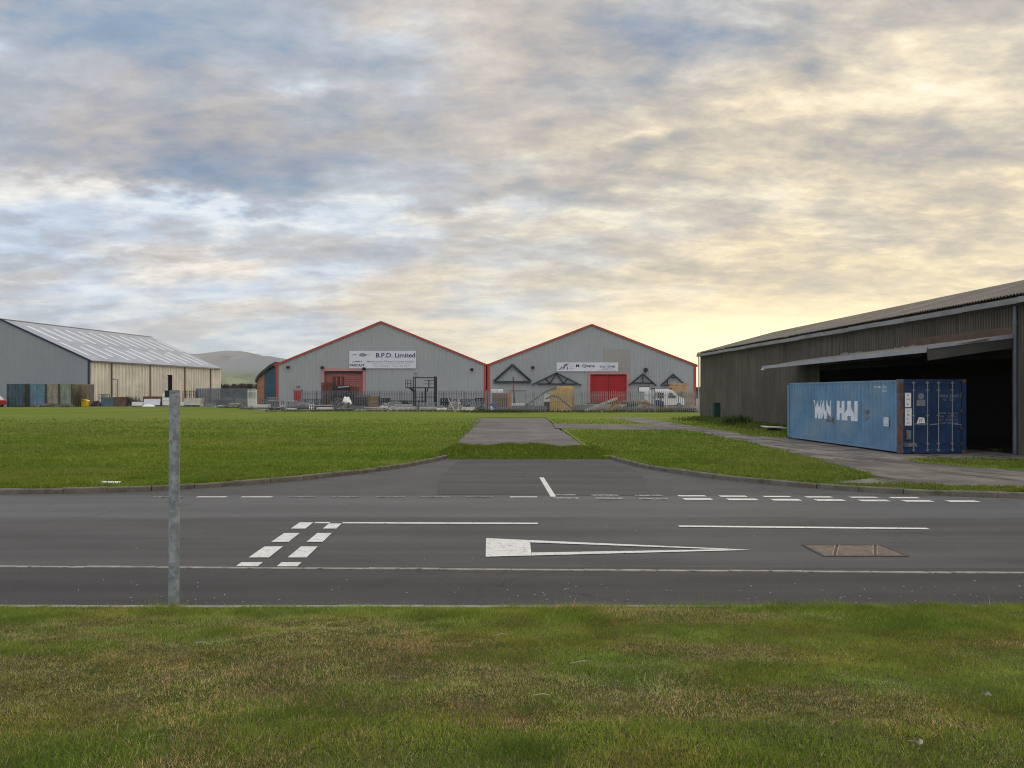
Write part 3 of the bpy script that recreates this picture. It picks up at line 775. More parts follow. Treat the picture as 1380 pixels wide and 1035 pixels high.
# --- pale warehouse on the left with cream sheeted side and blue trim
cx0, cy0, cx1, cy1 = -68.2, 124.0, -62.6, 165.0
rotL = -math.atan2(cx1 - cx0, cy1 - cy0); LL = math.hypot(cx1 - cx0, cy1 - cy0); WL = 16.0
def s_left(px):
    k = (CX - px) / F; return (-cx0 - cy0 * k) / ((cx1 - cx0) + (cy1 - cy0) * k) * LL
def cream_side(root, W, L, eave):
    d0, d1, lf = s_left(225.2), s_left(231.2), s_left(219.6)
    MB().corr((W, 0), (W, L), 0, eave - .05, .9, .13, opening=(d0, d1, 5.6), frac=(0, .2, .5, .7)).build('side_wall', M['cream'], root)
    for px, m in ((149.5, 'black_steel'), (201.5, 'black_steel'), (248.3, 'rust'), (283.3, 'rust')):
        s = s_left(px); MB().box(W + .055, W + .20, s - .14, s + .14, 0, eave - .1).build('stanchion', M[m], root)
    MB().box(W + .06, W + .16, lf, d0, .1, 5.5).build('sliding_door', M['concrete_pale'], root)
    MB().box(W - .42, W - .35, d0 - 1, d1 + 1, 0, 6.2).build('doorway_gloom', M['painted_dim_inside'], root)  # dark sheet just inside; the unlit room is put into its colour
rls = []
for i in range(13):
    y = 2.2 + i * 3.05
    rls.append((y, .06, .36) if i % 2 else (y, .12, .44)); rls.append((y + 1.0, .50, .86))
whL = warehouse('warehouse', 'blue grey warehouse with navy roof edge and stained cream side wall', (cx0 - WL * math.cos(rotL), cy0 - WL * math.sin(rotL), 0), rotL, WL, 7.5, 14.25, LL, M['clad_left'], M['roof_grey'], M['navy_trim'], side_m=cream_side, rl=rls)

# --- brick lean-to with blue door
bs = thing('brick_shed', 'small brick shed with blue door and dark curved roof beside the grey warehouse', 'shed', (PX(345, 121), 121, 0))
w = (372 - 345) / F * 121
prof = [(w * .0, 4.3), (w * .05, 4.6), (w * .12, 5.0), (w * .35, 5.7), (w * .7, 6.6), (w * 1.0, 7.1)]
MB().prism([(w * .06, 0), (w * .42, 0), (w * .42, 5.35), (w * .06, 4.25)], 0, .3).build('brick_wall', M['brick'], bs)
MB().prism([(w * .423, 0), (w * .98, 0), (w * .98, 6.3), (w * .423, 5.35)], .05, .25).build('door', M['teal'], bs)
MB().prism([(a, b - .5) for a, b in prof] + [(a, b) for a, b in prof[::-1]], -.4, 9).build('roof', M['dark_roof'], bs)
MB().prism([(w * .06, 0), (w * .1, 0), (w * .1, 4.3), (w * .06, 4.2)], .3, 9).build('side_wall', M['brick'], bs)

# ------------------------------------------------------------------ dark shed with canopy
S0, S1 = Vector((15.95, 65.0)), Vector((17.85, 16.0))
sd_ = (S1 - S0); SL = sd_.length; srot = math.atan2(sd_.y, sd_.x)
shed = thing('storage_shed', 'long dark corrugated shed with pale gutter and open canopied bay', 'shed', (S0.x, S0.y, 0), srot)
SI = Matrix.Translation((S0.x, S0.y, 0)) @ Matrix.Rotation(srot, 4, 'Z'); SINV = SI.inverted()
def sl(x, y, z=0): return SINV @ Vector((x, y, z))
def s_at(Y): return (65.0 - Y) / (65.0 - 16.0) * SL
EV, RZ, HW = 5.42, 7.2, 6.3
o0, o1 = s_at(42.0), s_at(26.75)
MB().corr((0, 0), (SL, 0), 0, EV + .20, .15, .055, opening=(o0, o1, 3.75)).build('front_wall', M['dark_sheet'], shed)
gt = lambda s: EV + (RZ - EV) * (1 - abs(s - HW) / HW)
MB().corr((0, 2 * HW), (0, 0), 0, gt, .4, .04, breaks=(HW,)).build('gable_wall', M['dark_sheet'], shed)
MB().corr((SL, 0), (SL, 2 * HW), 0, gt, .4, .04, breaks=(HW,)).build('gable_wall', M['dark_sheet'], shed)
MB().corr((SL, 2 * HW), (0, 2 * HW), 0, EV + .20, .8, .04).build('rear_wall', M['dark_sheet'], shed)
rf = MB().corr_plane((-.15, -.28, EV + .16), (SL + .3, 0, 0), (0, HW + .28, RZ - EV), .17, .045)
rf.corr_plane((SL + .15, 2 * HW + .28, EV + .16), (-SL - .3, 0, 0), (0, -HW - .28, RZ - EV), .17, .045)
roof = rf.build('roof', M['asbestos'], shed)
mb = MB(); k = 0
while k * 3.0 < SL:
    a, b = k * 3.0, min(SL, k * 3.0 + 2.985); dz = random.uniform(-.02, .02)
    mb.box(a, b, -.36, -.33, EV - .14 + dz, EV + .06 + dz); mb.box(a, b, -.33, -.10, EV - .14 + dz, EV - .11 + dz); k += 1
mb.build('gutter', M['fascia'], shed)
MB().box(-.12, 0, -.3, 2 * HW, EV - .1, EV + .15).build('end_trim', M['fascia'], shed)
# bay behind the opening, its unlit darkness put into near-black linings
MB().box(o0 - .3, o1 + .3, 5.5, 5.6, 0, 5).box(o0 - .35, o0 - .3, .05, 5.5, 0, 5).box(o1 + .3, o1 + .35, .05, 5.5, 0, 5).box(o0 - .3, o1 + .3, .05, 5.5, 4.4, 4.5).build('bay_lining', M['shade_black'], shed)
MB().box(o0 - .3, o1 + .3, .06, 5.5, .125, .14).build('bay_floor', M['shade_black'], shed)
MB().box(o0, o1, -.02, .12, 3.45, 3.74).build('lintel', M['shade_black'], shed)
b0 = s_at(33.5)
MB().box(b0, s_at(26.6), -.075, -.045, 4.20, 4.54).build('rust_board', M['rust_board'], shed)
mb = MB()
for a, b in ((39.4, 36.9), (34.3, 32.4)):
    s0, s1 = s_at(a), s_at(b); n = 9
    for k in range(n):
        q0, q1 = s0 + (s1 - s0) * k / n, s0 + (s1 - s0) * (k + random.uniform(.7, .95)) / n
        mb.box(q0, q1, -.10, -.076, 4.15, 4.15 + random.uniform(.05, .13))
mb.build('flashing', M['concrete'], shed)
# canopy
cn = [sl(14.55, 44.6, 3.70), sl(14.15, 26.2, 3.70), sl(17.45, 26.6, 4.12), sl(16.75, 44.6, 4.12)]
f0, f1, w1, w0 = cn
canopy = MB().corr_plane(f0, f1 - f0, w0 - f0, .17, .03).build('canopy', M['asbestos'], shed)
MB().add([f0 - Vector((0, 0, .05)), f1 - Vector((0, 0, .05)), w1 - Vector((0, 0, .06)), w0 - Vector((0, 0, .06))], [(0, 3, 2, 1)]).build('soffit', M['shade_black'], canopy)  # underside shade put into the near-black sheet colour
mb = MB(); n = 8
for k in range(n):
    a, b = f0.lerp(f1, k / n), f0.lerp(f1, (k + .995) / n); mb.bar(a + Vector((0, -.03, .0)), b + Vector((0, -.03, .0)), .05, .17)
mb.build('fascia', mat('canopy_fascia', (.30, .31, .35), .5, .12, 1.5), canopy)
mb = MB().add([f1 + Vector((.01, 0, -.36)), f1 + Vector((.01, 0, .10)), w1 + Vector((.01, 0, .08)), w1 + Vector((.01, 0, -.30)),
               f1 + Vector((.05, 0, -.36)), f1 + Vector((.05, 0, .10)), w1 + Vector((.05, 0, .08)), w1 + Vector((.05, 0, -.30))],
              [(0, 1, 2, 3), (7, 6, 5, 4), (0, 4, 5, 1), (1, 5, 6, 2), (2, 6, 7, 3), (3, 7, 4, 0)])
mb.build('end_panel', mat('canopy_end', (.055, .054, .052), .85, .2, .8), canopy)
MB().bar(f1 + Vector((.06, 0, .10)), w1 + Vector((.06, 0, .10)), .03, .14).build('end_flashing', bpy.data.materials['canopy_fascia'], canopy)
MB().tube(f0 + Vector((-.03, -.05, -.12)), f0 + Vector((.4, -.05, -.12)), .06, 8).build('gutter_end', M['concrete_pale'], canopy)
# downpipes
s = s_at(26.45)
dp = MB().tube((s, -.14, .12), (s, -.14, EV - .2), .055, 10)
for z in (.6, 1.9, 3.3, 4.6): dp.tube((s, -.14, z), (s, -.14, z + .10), .075, 10)
dp.build('downpipe', M['galv_dark'], shed)
MB().tube((-.12, -.12, 0), (-.12, -.12, EV - .1), .055, 8).build('downpipe', M['concrete_pale'], shed)

# ------------------------------------------------------------------ shipping containers
def container(label, loc, rotz, L, W, H, side_m, door_m, post_m, lod=1, group=None, wheel=None):
    """local x runs along the length; the doors are at +x; the seen side is -y"""
    c = thing('shipping_container', label, 'container', loc, rotz, group)
    ps = .15
    pit, dep = (.278, .05) if lod else (.30, .04)
    MB().corr((ps, .055), (L - ps, .055), .20, H - .10, pit, dep, frac=(0, .25, .5, .75)).build('side_wall', side_m, c)
    MB().corr((L - ps, W - .045), (ps, W - .045), .20, H - .10, pit, dep, frac=(0, .25, .5, .75)).build('side_wall', side_m, c)
    MB().corr((.045, W - ps), (.045, ps), .20, H - .10, pit, dep, frac=(0, .25, .5, .75)).build('end_wall', side_m, c)
    MB().corr_plane((ps, .06, H - .06), (L - 2 * ps, 0, 0), (0, W - .12, 0), pit, .02).build('roof', side_m, c)
    for x in (0, L - ps):
        for y in (0, W - ps):
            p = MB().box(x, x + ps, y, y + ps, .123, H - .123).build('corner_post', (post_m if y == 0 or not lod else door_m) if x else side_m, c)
            MB().box(x - .004, x + ps + .004, y - .004, y + ps + .004, 0, .12).box(x - .004, x + ps + .004, y - .004, y + ps + .004, H - .12, H).build('corner_casting', post_m, p)
    for y in (.02, W - .10):
        MB().box(ps, L - ps, y, y + .08, .05, .198).build('bottom_rail', side_m, c)
        MB().box(ps, L - ps, y, y + .08, H - .098, H - .03).build('top_rail', side_m, c)
    MB().box(.02, L - .06, .1, W - .1, .08, .19).build('floor', M['timber_dark'], c)
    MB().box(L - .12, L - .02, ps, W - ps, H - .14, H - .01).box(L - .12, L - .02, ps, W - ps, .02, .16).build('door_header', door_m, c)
    half = W / 2
    for k, (y0, y1) in enumerate(((ps + .01, half - .012), (half + .012, W - ps - .01))):
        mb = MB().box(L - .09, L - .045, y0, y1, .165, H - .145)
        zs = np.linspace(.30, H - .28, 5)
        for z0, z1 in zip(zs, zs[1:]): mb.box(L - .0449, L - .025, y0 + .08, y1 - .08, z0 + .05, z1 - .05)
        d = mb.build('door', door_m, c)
        for fr in (.34, .82) if k == 0 else (.18, .66):
            y = y0 + (y1 - y0) * fr
            b = MB().tube((L + .012, y, .07), (L + .012, y, H - .07), .019, 8)
            for z in (.10, .32, H * .5, H - .42, H - .16): b.box(L - .024, L + .030, y - .045, y + .045, z, z + .055)
            b.bar((L + .035, y, H * .40), (L + .035, y + (.32 if k == 0 else -.32) * (1 if fr < .5 else -1), H * .40 - .03), .02, .035)
            b.build('locking_bar', M['galv_far'], d)
        if k == 0 or k == 1:
            for z in (.35, .9, 1.5, 2.1):
                yy = y0 if k == 0 else y1
                MB().rbox((L - .03, yy, z), (.05, .06, .11)).build('hinge', post_m, d)
    return c
A0, A1 = Vector((12.86, 35.9)), Vector((13.47, 26.75)); ad = A1 - A0; LC = ad.length
HC = 2.60
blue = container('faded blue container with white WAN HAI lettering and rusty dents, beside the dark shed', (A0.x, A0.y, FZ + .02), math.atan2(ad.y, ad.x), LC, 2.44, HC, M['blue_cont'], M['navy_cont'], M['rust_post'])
def onside(px): # distance along the seen side of a pixel column
    k = (px - CX) / F; return (A0.x - A0.y * k) / (ad.y * k - ad.x) * LC
import bmesh
RIBS = sorted(.15 + k * .278 + f * .278 for k in range(40) for f in (0, .25, .5, .75))
def rib_y(x):
    q = ((x - .15) / .278) % 1.0
    return .055 - .05 * float(np.interp(q, [0, .25, .5, .75, 1], [0, 0, 1, 1, 0])) - .004
def on_ribs(o):
    """lays a flat mark over the corrugations: cut at every fold, then pressed on"""
    bm = bmesh.new(); bm.from_mesh(o.data)
    xs = [v.co.x for v in bm.verts]; lo, hi = min(xs), max(xs)
    for x in RIBS:
        if lo < x < hi: bmesh.ops.bisect_plane(bm, geom=bm.verts[:] + bm.edges[:] + bm.faces[:], plane_co=(x, 0, 0), plane_no=(1, 0, 0), dist=1e-5)
    for v in bm.verts: v.co.y = rib_y(v.co.x)
    bm.to_mesh(o.data); bm.free(); o.data.update(); return o
def block_text(s, x0, x1, z0, z1, m, parent, y=.0, bold=.09):
    on_ribs(lettering('lettering', s, x1 - x0, z1 - z0, (x0, y, z0), (1, 0, 0), m, parent, bold))
# letters are sprayed over the ribs: tall condensed blocks
xs = [onside(p) for p in (1095.5, 1120, 1126, 1154)]
block_text('WAN', xs[0], xs[1], 1.02, 1.80, M['letter_white'], blue, .004, .075)
block_text('HAI', xs[2], xs[3], 1.02, 1.80, M['letter_white'], blue, .004, .075)
block_text('WHLU 256', onside(1178), onside(1195), 2.30, 2.37, M['letter_white'], blue, .004, .0)
block_text('22G1', onside(1189), onside(1195), 2.16, 2.24, M['letter_white'], blue, .004, .0)
rs = random.Random(2)
def blot(cx_, cz_, rx, rz, n=14):
    vs = [(cx_ + math.cos(a) * rx * rs.uniform(.6, 1.15), .003, cz_ + math.sin(a) * rz * rs.uniform(.6, 1.15)) for a in np.linspace(0, 2 * math.pi, n, endpoint=False)]
    return MB().add(vs, [tuple(range(n))])
for px, z, rx, rz in ((1117, 1.00, .30, .16), (1123, .96, .16, .22), (1167, 1.40, .22, .12), (1167.5, 1.17, .20, .10)):
    on_ribs(blot(onside(px), z, rx, rz).build('rust_patch', M['rust_stain'], blue))
x0, x1 = onside(1191), onside(1197.5)
st = MB().box(x0, x1, -.006, .003, .92, 1.24).build('placard', M['letter_white'], blue)
lettering('lettering', 'CSC', (x1 - x0) * .8, .1, (x0 + (x1 - x0) * .1, -.009, 1.10), (1, 0, 0), M['ink_grey'], st)
lettering('lettering', '256', (x1 - x0) * .8, .1, (x0 + (x1 - x0) * .1, -.009, .96), (1, 0, 0), M['ink_grey'], st)
# door furniture and writing, read along local +y on the +x end
XE = LC - .018
def dplate(y0, y1, z0, z1, m='paper'):
    return MB().box(XE, XE + .006, y0, y1, z0, z1).build('placard', M[m], blue)
def dtext(s, y0, y1, z0, z1, m='letter_white', parent=None, off=.009):
    return lettering('lettering', s, y1 - y0, z1 - z0, (XE + off, y0, z0), (0, 1, 0), m if not isinstance(m, str) else M[m], parent or blue, .01)
dplate(.22, .44, 1.62, 2.12); dplate(.22, .46, .98, 1.58)
for k, ch in enumerate('WHL'): dtext(ch, .28, .38, 2.0 - k * .15, 2.08 - k * .15, 'ink_grey')
for k, ch in enumerate('USLU'): dtext(ch, .28, .38, 1.46 - k * .14, 1.54 - k * .14, 'ink_grey')
mb = MB().add([(XE + .004, .80 + .11 * math.cos(a), 2.00 + .11 * math.sin(a)) for a in np.linspace(0, 2 * math.pi, 20, endpoint=False)], [tuple(range(20))]); mb.build('placard', M['galv_far'], blue)
dplate(.64, .96, 1.66, 1.88, 'galv_far'); dtext('CAUTION', .68, .92, 1.78, 1.84, 'ink_grey'); dtext('HEIGHT', .68, .92, 1.70, 1.76, 'ink_grey')
mb = MB().add([(XE + .004, y, z) for y, z in ((.64, 1.05), (.72, 1.27), (.92, 1.25), (.95, 1.06))], [(0, 1, 2, 3)]); mb.build('placard', M['paper'], blue)
dtext('IT', .74, .86, 1.10, 1.20, 'orange')
M['faint'] = mat('faded_lettering', (.22, .26, .33), .6, .2, 3)
dtext('WHLU  256407 8', 1.44, 2.26, 1.96, 2.06, 'faint'); dtext('TW    2210', 1.56, 2.02, 1.84, 1.91, 'faint')
for k, s in enumerate(('MAX.GR.   24.000 KG', 'TARE    2.220 KG', 'NET   21.780 KG', 'CU.CAP.  33.2 CU.M')): dtext(s, 1.42, 2.12, 1.38 - k * .115, 1.44 - k * .115, 'faint')
MB().rbox((XE + .02, .34, .66), (.06, .16, .32)).build('lock_box', M['rust_stain'], blue)
MB().box(XE + .001, XE + .004, .20, .66, .24, .38).build('rust_patch', M['rust_stain'], blue)

# low containers beside the left warehouse
def far_box(label, px0, px1, py0, Y, m, side=None):
    w = (px1 - px0) / F * Y
    return container(label, (PX(px0, Y), Y + 6.06, .13), R(-90), 6.06, w, PZ(py0, Y) - .13, side or m, m, M['dark_frame'], 0, 'containers standing against the blue grey gable')
# rotz -90: local +x runs towards the camera, local y to the right
Mside = mat('stained_grey_side', (.15, .145, .125), .8, .25, 1.2, streak=.9)
Mdk = mat('dark_blue_paint', (.03, .075, .125), .6, .25, 1); Mlb = mat('light_blue_paint', (.10, .20, .33), .6, .2, 1)
Mbe = mat('beige_paint', (.29, .27, .22), .7, .2, 1, col2=(.2, .13, .08), c2at=(.55, .7)); Mgn = mat('dull_green_paint', (.22, .27, .235), .7, .2, 1)
for lab, a, b, m in (('dark blue container end, first in the row by the red car', 9, 33.2, Mdk), ('light blue container with ribbed doors in the middle of the row', 39, 61.5, Mlb),
                     ('beige rust streaked container beside the light blue one', 62, 79.3, Mbe), ('dull green container nearest the dry reeds', 79.7, 97, Mgn)):
    far_box(lab, a, b, 517.3, 115 if m is not Mdk else 114.6, m, Mside if m is Mgn else None)
far_box('narrow rust red container squeezed between dark blue and light blue ones', 33.6, 38.6, 517.0, 115.2, M['rust'])
# ------------------------------------------------------------------ palisade fences
def palisade(label, p0, p1, h, m, z0=.1, pitch=.21, pw=.068, group=None):
    p0, p1 = Vector(p0), Vector(p1); d = p1 - p0; L = d.length
    f = thing('palisade_fence', label, 'fence', (p0.x, p0.y, z0), math.atan2(d.y, d.x), group)
    mb = MB(); n = int(L / pitch)
    for k in range(n):
        x = (k + .5) * L / n; hh = h + random.uniform(-.02, .02); dx = random.uniform(-.015, .015)
        w = pw / 2
        poly = [(x - w, .05), (x + w, .05), (x + w + dx, hh - .14), (x + dx + w * .4, hh), (x + dx - w * .4, hh), (x - w + dx, hh - .14)]
        mb.prism(poly, -.015, .01)
    mb.build('pale_panel', m, f)
    mb = MB()
    for z in (.45, h - .45): mb.box(0, L, .012, .05, z - .03, z + .03)
    mb.build('rail', m, f)
    n = max(1, round(L / 2.75))
    for k in range(n + 1):
        x = L * k / n; MB().box(x - .045, x + .045, .052, .14, 0, h - .15).build('post', m, f)
    return f
palisade('grey palisade fence in front of the warehouse with bright red doors', (-2.9, 84), (20.85, 84), 2.32, M['galv_far'])
palisade('grey palisade fence behind the precast concrete, below the lettered sign', (-27.4, 97), (-3.3, 97), 2.42, M['galv_dark'])
palisade('short palisade return closing the corner beside the blue tarp', (-3.1, 97), (-2.95, 84.3), 2.4, M['galv_dark'])
palisade('closely spaced dull grey palisade fence between cream wall and brick shed', (PX(264, 121), 121), (PX(333, 117), 117), 2.85, M['galv_dark'], pitch=.16, pw=.115)
palisade('pale palisade gate leaf at the end of the dull grey fence, by the brick shed', (PX(333.5, 116.5), 116.5), (PX(345, 115), 115), 2.75, M['white'], pitch=.26, pw=.10)

# ------------------------------------------------------------------ galvanised post on the verge
pt = thing('metal_post', 'tall galvanised steel post without a sign, on the grass verge', 'post', (PX(234.2, 7.9), 7.9, .0))
mb = MB().tube((0, 0, 0), (.010, 0, 2.255), .052, 32, .053, cap=False); mb.build('pole', M['galv'], pt, smooth_=False)
pt.children[0].data.polygons.foreach_set('use_smooth', [len(p.vertices) == 4 for p in pt.children[0].data.polygons])
MB().tube((.010, 0, 2.255), (.010, 0, 2.275), .055, 32, .047).build('cap', M['galv_dark'], pt)
MB().box(-.085, -.035, -.02, .035, 2.20, 2.272).build('bracket', M['black_steel'], pt)
MB().tube((.009, 0, 2.085), (.009, 0, 2.095), .0545, 32).build('collar', M['galv_far'], pt)

# ------------------------------------------------------------------ green cabinet, board, litter by the shed
gx, gy = PX(962.5, 59.5), 59.5
gc = thing('utility_cabinet', 'dark green metal cabinet standing in weeds against the dark shed', 'cabinet', (gx, gy, FZ))
w = 15.5 / F * gy
MB().box(0, w, 0, .55, .08, 1.30).box(.04, w - .04, .04, .5, 0, .08).build('body', M['green_cab'], gc)
MB().box(-.03, w + .03, -.03, .58, 1.303, 1.36).build('lid', M['green_cab'], gc)
for a, b in ((.04, w / 2 - .01), (w / 2 + .01, w - .04)): 
    d = MB().box(a, b, -.02, -.002, .16, 1.24).build('door', M['green_cab'], gc)
MB().box(w / 2 + .04, w / 2 + .08, -.04, -.021, .65, .8).build('handle', M['galv_dark'], d)
bd = thing('board', 'pale board lying flat on a dark block beside the far corner of the blue container', 'board', (PX(1033, 43), 43, FZ))
MB().rbox((.55, .4, .20), (1.2, .8, .05), (.03, .05, .12)).build('sheet', M['white'], bd)
MB().box(.25, .9, .15, .6, 0, .17).build('block', M['timber_dark'], bd)

def flakes(name, pts, size, m, kind='stuff', zf=None, seed=1):
    r = random.Random(seed); mb = MB()
    for x, y, z in pts:
        a = r.uniform(0, 6.28); L, W_ = size * r.uniform(.5, 1.5), size * r.uniform(.2, .6); c, s = math.cos(a), math.sin(a); t = size * .18
        loc = [(-L, -W_ * .3), (-L * .2, -W_), (L, -W_ * .2), (L * .5, W_ * .7), (-L * .6, W_)]
        k = len(loc); vs = [(x + c * p - s * q, y + s * p + c * q, z + dz + r.uniform(0, t)) for dz in (0, t) for p, q in loc]
        mb.add(vs, [tuple(range(k))[::-1], tuple(range(k, 2 * k))] + [(i, (i + 1) % k, k + (i + 1) % k, k + i) for i in range(k)])
    o = mb.build(name, m); tag(o, kind=kind); return o
r = random.Random(21)
pts = [(r.uniform(-6.5, 6.5), r.uniform(8.2, 9.25), .014) for _ in range(40)] + [(r.uniform(.2, 6.5), r.uniform(8.15, 8.9), .014) for _ in range(50)] + [(r.gauss(-3.6, .25), r.uniform(8.2, 8.5), .014) for _ in range(10)] + [(r.uniform(-6, 6), r.uniform(9.6, 13), .003) for _ in range(22)]
flakes('litter', pts, .011, M['concrete_pale'])
x, y = G(148, 652, FZ)
tag(MB().rbox((0, 0, .03), (.44, .16, .03), (.1, .05, .2)).build('litter_scrap', M['paper'], loc=(x, y, FZ)), 'pale scrap of litter on the field grass just behind the kerb', 'litter')

# ------------------------------------------------------------------ white van
VY = 106.0
vx = PX(877.5, VY); VL = (921 - 877.5) / F * VY
van = thing('van', 'white van with dark windows parked behind the palisade fence', 'van', (vx, VY, .10))
sc = VL / 4.9; 
P = lambda pts: [(a * sc, b * .985) for a, b in pts]
prof = P([(0, .42), (.0, 2.3), (.06, 2.5), (.25, 2.6), (2.4, 2.62), (2.95, 2.52), (3.35, 2.28), (3.95, 1.66), (4.65, 1.42), (4.86, 1.2), (4.9, .75), (4.88, .42)])
tap = lambda x, z: 1.0 if z < 1.3 else 1 - .075 * (z - 1.3)
MB().prism(prof, -.97, .97, yfun=tap).build('body', M['white'], van, bevel=.05)
def vpane(name, pts, m, y=-.985):
    MB().prism(P(pts), y, y + .03, yfun=tap).build(name, m, van)
vpane('window', [(2.35, 1.42), (2.45, 2.12), (2.95, 2.12), (3.45, 1.62), (3.4, 1.42)], M['glass'])
vpane('window', [(.75, 1.42), (.75, 2.15), (1.75, 2.15), (1.75, 1.42)], M['glass'])
fwd = [Vector((a * sc + .012, y, b * .985 + .012)) for a, b, y in ((3.42, 2.20, -.83), (3.92, 1.68, -.88), (3.92, 1.68, .88), (3.42, 2.20, .83))]
MB().add(fwd + [p - Vector((.05, 0, .05)) for p in fwd], [(0, 1, 2, 3), (7, 6, 5, 4), (0, 4, 5, 1), (1, 5, 6, 2), (2, 6, 7, 3), (3, 7, 4, 0)]).build('windscreen', M['glass'], van)
for x in (.95, 4.0):
    for y in (-.985, .80):
        wl = MB().tube((x * sc, y, .36), (x * sc, y + .2, .36), .36, 20).build('wheel', M['rubber'], van)
        MB().tube((x * sc, y - .012, .36), (x * sc, y + .0, .36), .21, 14).build('rim', M['galv_far'], wl)
MB().box(4.62 * sc, 4.93 * sc, -.92, .92, .36, .60).build('bumper', M['galv_dark'], van)
MB().box(-.06, .1, -.92, .92, .36, .58).build('bumper', M['galv_dark'], van)
for y in (-.90, .62): MB().box(4.70 * sc, 4.9 * sc, y, y + .28, .9, 1.15).build('headlight', M['lamp_clear'], van)
MB().box(-.03, .02, -.93, -.78, 1.0, 1.5).build('tail_light', M['lamp_red'], van)
MB().box(3.30 * sc, 3.46 * sc, -1.16, -.99, 1.42, 1.72).build('mirror', M['rubber'], van)
MB().box(1.9 * sc, 1.93 * sc, -.992, -.976, .55, 2.2).build('door_seam', M['galv_dark'], van)

# forklift with dark mast standing at the back of the van
fk = thing('forklift', 'dark blue forklift with tall mast right behind the white van', 'forklift', (PX(868, 103), 103, .1))
mb = MB()
for x in (1.0, 1.28): mb.box(x, x + .12, -.1, .1, .05, 2.75)
for z in (.3, 1.4, 2.65): mb.box(1.0, 1.4, -.08, .08, z, z + .12)
mb.build('mast', M['black_steel'], fk)
MB().prism([(1.45, .3), (1.45, 1.1), (1.9, 1.15), (2.6, .95), (2.6, .3)], -.5, .5).build('body', mat('forklift_blue', (.02, .03, .085), .5, .2), fk, bevel=.05)
mb = MB()
for a, b in (((1.5, -.45, 1.1), (1.6, -.45, 2.1)), ((1.5, .45, 1.1), (1.6, .45, 2.1)), ((2.3, -.45, 1.0), (2.2, -.45, 2.1)), ((2.3, .45, 1.0), (2.2, .45, 2.1))): mb.bar(a, b, .06)
mb.box(1.55, 2.25, -.5, .5, 2.1, 2.16).build('guard', M['black_steel'], fk)
for x in (1.65, 2.4): MB().tube((x, -.55, .25), (x, .55, .25), .25, 16).build('wheel', M['rubber'], fk)
MB().box(.0, 1.0, -.4, -.28, .42, .47).box(.0, 1.0, .28, .4, .42, .47).build('fork', M['black_steel'], fk)

# red and white car at the picture's edge
cr = thing('car', 'red and white parked car beside the dark blue container', 'car', (PX(-29, 113), 113, .12))
cs = 3.6 / 4.0
P4 = lambda pts: [(a * cs, b) for a, b in pts]
MB().prism(P4([(0, .35), (0, .85), (.5, 1.0), (1.2, 1.08), (3.7, 1.05), (3.95, .9), (4, .35)]), -.85, .85).build('body', M['red_trim'], cr, bevel=.05)
cab = MB().prism(P4([(.9, 1.06), (1.5, 1.62), (3.1, 1.66), (3.75, 1.06)]), -.74, .74, yfun=lambda x, z: 1 - .15 * max(0, z - 1.06)).build('cabin', M['white'], cr, bevel=.04)
MB().prism(P4([(1.3, 1.12), (1.62, 1.5), (2.3, 1.54), (2.3, 1.12)]), -.745, -.70).prism(P4([(2.4, 1.12), (2.4, 1.54), (3.05, 1.54), (3.5, 1.12)]), -.745, -.70).build('window', M['glass'], cab)
for x in (.75, 3.2):
    for y in (-.86, .68): 
        wl = MB().tube((x * cs, y, .3), (x * cs, y + .18, .3), .3, 18).build('wheel', M['rubber'], cr)
        MB().tube((x * cs, y - .01, .3), (x * cs, y, .3), .17, 12).build('rim', M['galv_far'], wl)
MB().box(3.9 * cs, 4.02 * cs, -.8, -.5, .72, .92).build('tail_light', M['lamp_red'], cr)

# ------------------------------------------------------------------ yard clutter
YZ = FZ + .02
def place(name, label, cat, px0, px1, pyt, Y, group=None, rotz=0, z0=YZ):
    """an Empty at the item's base; returns it with the item's width and height"""
    return thing(name, label, cat, (PX(px0, Y), Y, z0), rotz, group), (px1 - px0) / F * Y, PZ(pyt, Y) - z0
rc = random.Random(33)
def slabs(label, px0, px1, pyt, Y, n, m='concrete', d=1.2, rot=0, cat='concrete slab', name='concrete_slab', group=None, bearer='timber_dark'):
    t, w, h = place(name, label, cat, px0, px1, pyt, Y, group, rot)
    g = h / n; bt = min(.12, g * .32)
    for k in range(n):
        e0, e1 = rc.uniform(0, .04) * w, rc.uniform(0, .04) * w
        MB().box(e0, w - e1, rc.uniform(-.05, .05), d, k * g + bt, (k + 1) * g - .004).build('slab', M[m], t, bevel=.02)
        for fx in (.12, .80): MB().box(w * fx, w * fx + .13, .02, d - .02, k * g + (0 if k == 0 else -.003), k * g + bt - .002).build('bearer', M[bearer], t)
    return t
def beam(label, px0, px1, pyt, Y, m='concrete', d=.5, rot=0, name='concrete_beam', cat='concrete beam', kind='T', group=None, feet=True):
    t, w, h = place(name, label, cat, px0, px1, pyt, Y, group, rot)
    b = .12 if feet else .0
    mb = MB(); hh = h - b
    if kind == 'T': mb.box(0, w, 0, d, b, b + hh * .4).box(0.02, w - .02, d * .3, d * .7, b + hh * .4 + .001, h)
    elif kind == 'U': mb.box(0, w, 0, d, b, b + hh * .3).box(0, w, 0, d * .2, b + hh * .3 + .001, h).box(0, w, d * .8, d, b + hh * .3 + .001, h)
    else: mb.box(0, w, 0, d, b, h)
    mb.build('beam', M[m], t, bevel=.015)
    if feet:
        for fx in (.1, .85): MB().box(w * fx, w * fx + .16, -.03, d + .03, 0, b - .003).build('bearer', M['timber_dark'], t)
    return t
